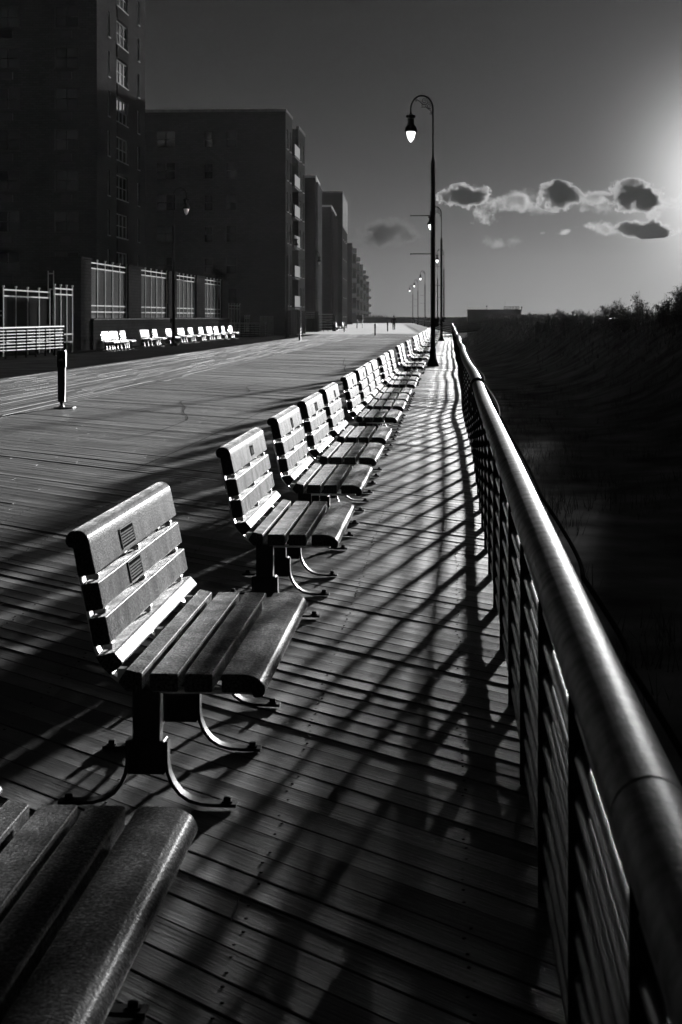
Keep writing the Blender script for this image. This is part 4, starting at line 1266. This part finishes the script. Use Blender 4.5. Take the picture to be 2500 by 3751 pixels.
# ------------------------------------------------------------------ clouds: real drifting volumes about 3 km off
def cloud_mat(name, dens, thr, alb=.24):
    m = bpy.data.materials.new(name); m.use_nodes = True; nt = m.node_tree; N = nt.nodes; L = nt.links
    for q in list(N): N.remove(q)
    o = N.new('ShaderNodeOutputMaterial'); v = N.new('ShaderNodeVolumePrincipled')
    v.inputs['Color'].default_value = (alb, alb, alb, 1); v.inputs['Anisotropy'].default_value = .3
    tc = N.new('ShaderNodeTexCoord'); ge = N.new('ShaderNodeNewGeometry')
    wn = N.new('ShaderNodeTexNoise'); wn.inputs['Scale'].default_value = .014; wn.inputs['Detail'].default_value = 2; L.new(ge.outputs['Position'], wn.inputs['Vector'])
    wm = N.new('ShaderNodeVectorMath'); wm.operation = 'MULTIPLY_ADD'; wm.inputs[1].default_value = (2.2, 2.2, 2.2); wm.inputs[2].default_value = (-1.1, -1.1, -1.1)
    L.new(wn.outputs['Color'], wm.inputs[0])
    wa = N.new('ShaderNodeVectorMath'); wa.operation = 'ADD'; L.new(tc.outputs['Object'], wa.inputs[0]); L.new(wm.outputs[0], wa.inputs[1])
    lw = N.new('ShaderNodeVectorMath'); lw.operation = 'LENGTH'; L.new(wa.outputs[0], lw.inputs[0])
    l0 = N.new('ShaderNodeVectorMath'); l0.operation = 'LENGTH'; L.new(tc.outputs['Object'], l0.inputs[0])
    l1 = N.new('ShaderNodeMath'); l1.operation = 'POWER'; l1.inputs[1].default_value = 6.0; L.new(l0.outputs['Value'], l1.inputs[0])
    l2 = N.new('ShaderNodeMath'); l2.operation = 'MULTIPLY'; l2.inputs[1].default_value = 1.7; L.new(l1.outputs[0], l2.inputs[0])
    ln = N.new('ShaderNodeMath'); ln.operation = 'MAXIMUM'; L.new(lw.outputs['Value'], ln.inputs[0]); L.new(l2.outputs[0], ln.inputs[1])
    n = N.new('ShaderNodeTexNoise'); n.inputs['Scale'].default_value = .030; n.inputs['Detail'].default_value = 8; n.inputs['Roughness'].default_value = .6
    L.new(ge.outputs['Position'], n.inputs['Vector'])
    f = N.new('ShaderNodeMath'); f.operation = 'SUBTRACT'; f.inputs[0].default_value = 1.0; L.new(ln.outputs[0], f.inputs[1])
    a = N.new('ShaderNodeMath'); a.operation = 'MULTIPLY_ADD'; a.inputs[1].default_value = 6.0
    nf = N.new('ShaderNodeTexNoise'); nf.inputs['Scale'].default_value = .16; nf.inputs['Detail'].default_value = 5; nf.inputs['Roughness'].default_value = .6
    L.new(ge.outputs['Position'], nf.inputs['Vector'])
    na = N.new('ShaderNodeMath'); na.operation = 'MULTIPLY_ADD'; na.inputs[1].default_value = .42; na.inputs[2].default_value = -.21
    L.new(nf.outputs['Fac'], na.inputs[0])
    nb = N.new('ShaderNodeMath'); nb.operation = 'ADD'; L.new(n.outputs['Fac'], nb.inputs[0]); L.new(na.outputs[0], nb.inputs[1])
    sb = N.new('ShaderNodeMath'); sb.operation = 'SUBTRACT'; sb.inputs[1].default_value = .5; L.new(nb.outputs[0], sb.inputs[0])
    f2 = N.new('ShaderNodeMath'); f2.operation = 'MULTIPLY'; f2.inputs[1].default_value = 2.2; L.new(f.outputs[0], f2.inputs[0])
    L.new(sb.outputs[0], a.inputs[0]); L.new(f2.outputs[0], a.inputs[2])
    c = N.new('ShaderNodeMath'); c.operation = 'SUBTRACT'; c.inputs[1].default_value = thr; L.new(a.outputs[0], c.inputs[0])
    mx = N.new('ShaderNodeMath'); mx.operation = 'MAXIMUM'; mx.inputs[1].default_value = 0.0; L.new(c.outputs[0], mx.inputs[0])
    mu = N.new('ShaderNodeMath'); mu.operation = 'MULTIPLY'; mu.inputs[1].default_value = dens; L.new(mx.outputs[0], mu.inputs[0])
    L.new(mu.outputs[0], v.inputs['Density']); L.new(v.outputs[0], o.inputs['Volume'])
    return m
CM = {'thick': cloud_mat('cloud_thick', .34, .80), 'thin': cloud_mat('cloud_thin', .045, 1.05), 'bank': cloud_mat('cloud_bank', .018, 1.45), 'faint': cloud_mat('cloud_faint', .008, 1.0), 'dim': cloud_mat('cloud_dim', .06, .75, .045)}
CD = 3000.0
bm = bmesh.new(); bmesh.ops.create_icosphere(bm, subdivisions=3, radius=1.0)
cme = {}
for k in CM:
    me = bpy.data.meshes.new('cloud'); bm.to_mesh(me); me.materials.append(CM[k]); cme[k] = me
bm.free()
for (xs, ys, hw, hh, k, nm) in (
    (2080, 738, 560, 58, 'bank', 'long ragged bank of thin cloud linking the rim-lit clouds'), (2330, 838, 260, 44, 'bank', 'thin ragged streak of cloud around the low right cloud'),
    (1715, 722, 131, 61, 'thick', 'dark rim-lit cloud just right of the nearest lamp pole'), (1880, 736, 146, 53, 'thin', 'thin ragged cloud between the two left dark clouds'),
    (2045, 719, 112, 68, 'thick', 'dark rim-lit cloud in the middle of the right sky'), (2172, 742, 109, 58, 'thin', 'ragged bright wisp between the middle and right clouds'),
    (2322, 716, 148, 78, 'thick', 'largest bright-edged cloud near the sun'), (2470, 740, 85, 48, 'thin', 'bright wisp at the right edge below the sun'),
    (2375, 836, 146, 46, 'thick', 'flat bright-edged cloud low at the right'), (2235, 834, 109, 39, 'thin', 'small flat cloud left of the low right cloud'),
    (2405, 782, 73, 34, 'thin', 'little bright scrap above the low right cloud'),
    (1780, 788, 97, 46, 'thin', 'small dark cloud hanging under the left cloud'), (2070, 849, 39, 15, 'thin', 'tiny bright scrap of cloud'), (1986, 849, 17, 12, 'thin', 'tiniest scrap of cloud'),
    (1808, 884, 63, 34, 'faint', 'faint veil of cloud, left of a pair'), (1905, 885, 56, 36, 'faint', 'faint veil of cloud, right of a pair'),
    (1400, 850, 183, 70, 'dim', 'soft dim cloud left of the nearest lamp pole')):
    o = bpy.data.objects.new('cloud', cme[k]); COL.objects.link(o)
    o.location = at(xs, CD, zrow(ys, CD)); u_ = CD / F
    o.scale = (hw * u_, hw * u_ * .8, hh * u_); o.rotation_euler = (0, 0, PSI)
    tag(o, nm, 'cloud', 'clouds over the beach', 'stuff')

# ------------------------------------------------------------------ render settings
scene.view_settings.view_transform = 'Standard'; scene.view_settings.look = 'None'
scene.view_settings.gamma = 1.0; scene.view_settings.exposure = 1.8
scene.view_settings.use_curve_mapping = False
scene.render.engine = 'CYCLES'
cy = scene.cycles
cy.use_denoising = True
try: cy.denoiser = 'OPENIMAGEDENOISE'
except Exception: pass
cy.max_bounces = 6; cy.diffuse_bounces = 3; cy.glossy_bounces = 3; cy.transparent_max_bounces = 8
cy.sample_clamp_indirect = 4.0
cy.volume_bounces = 2; cy.volume_step_rate = .7; cy.volume_max_steps = 256
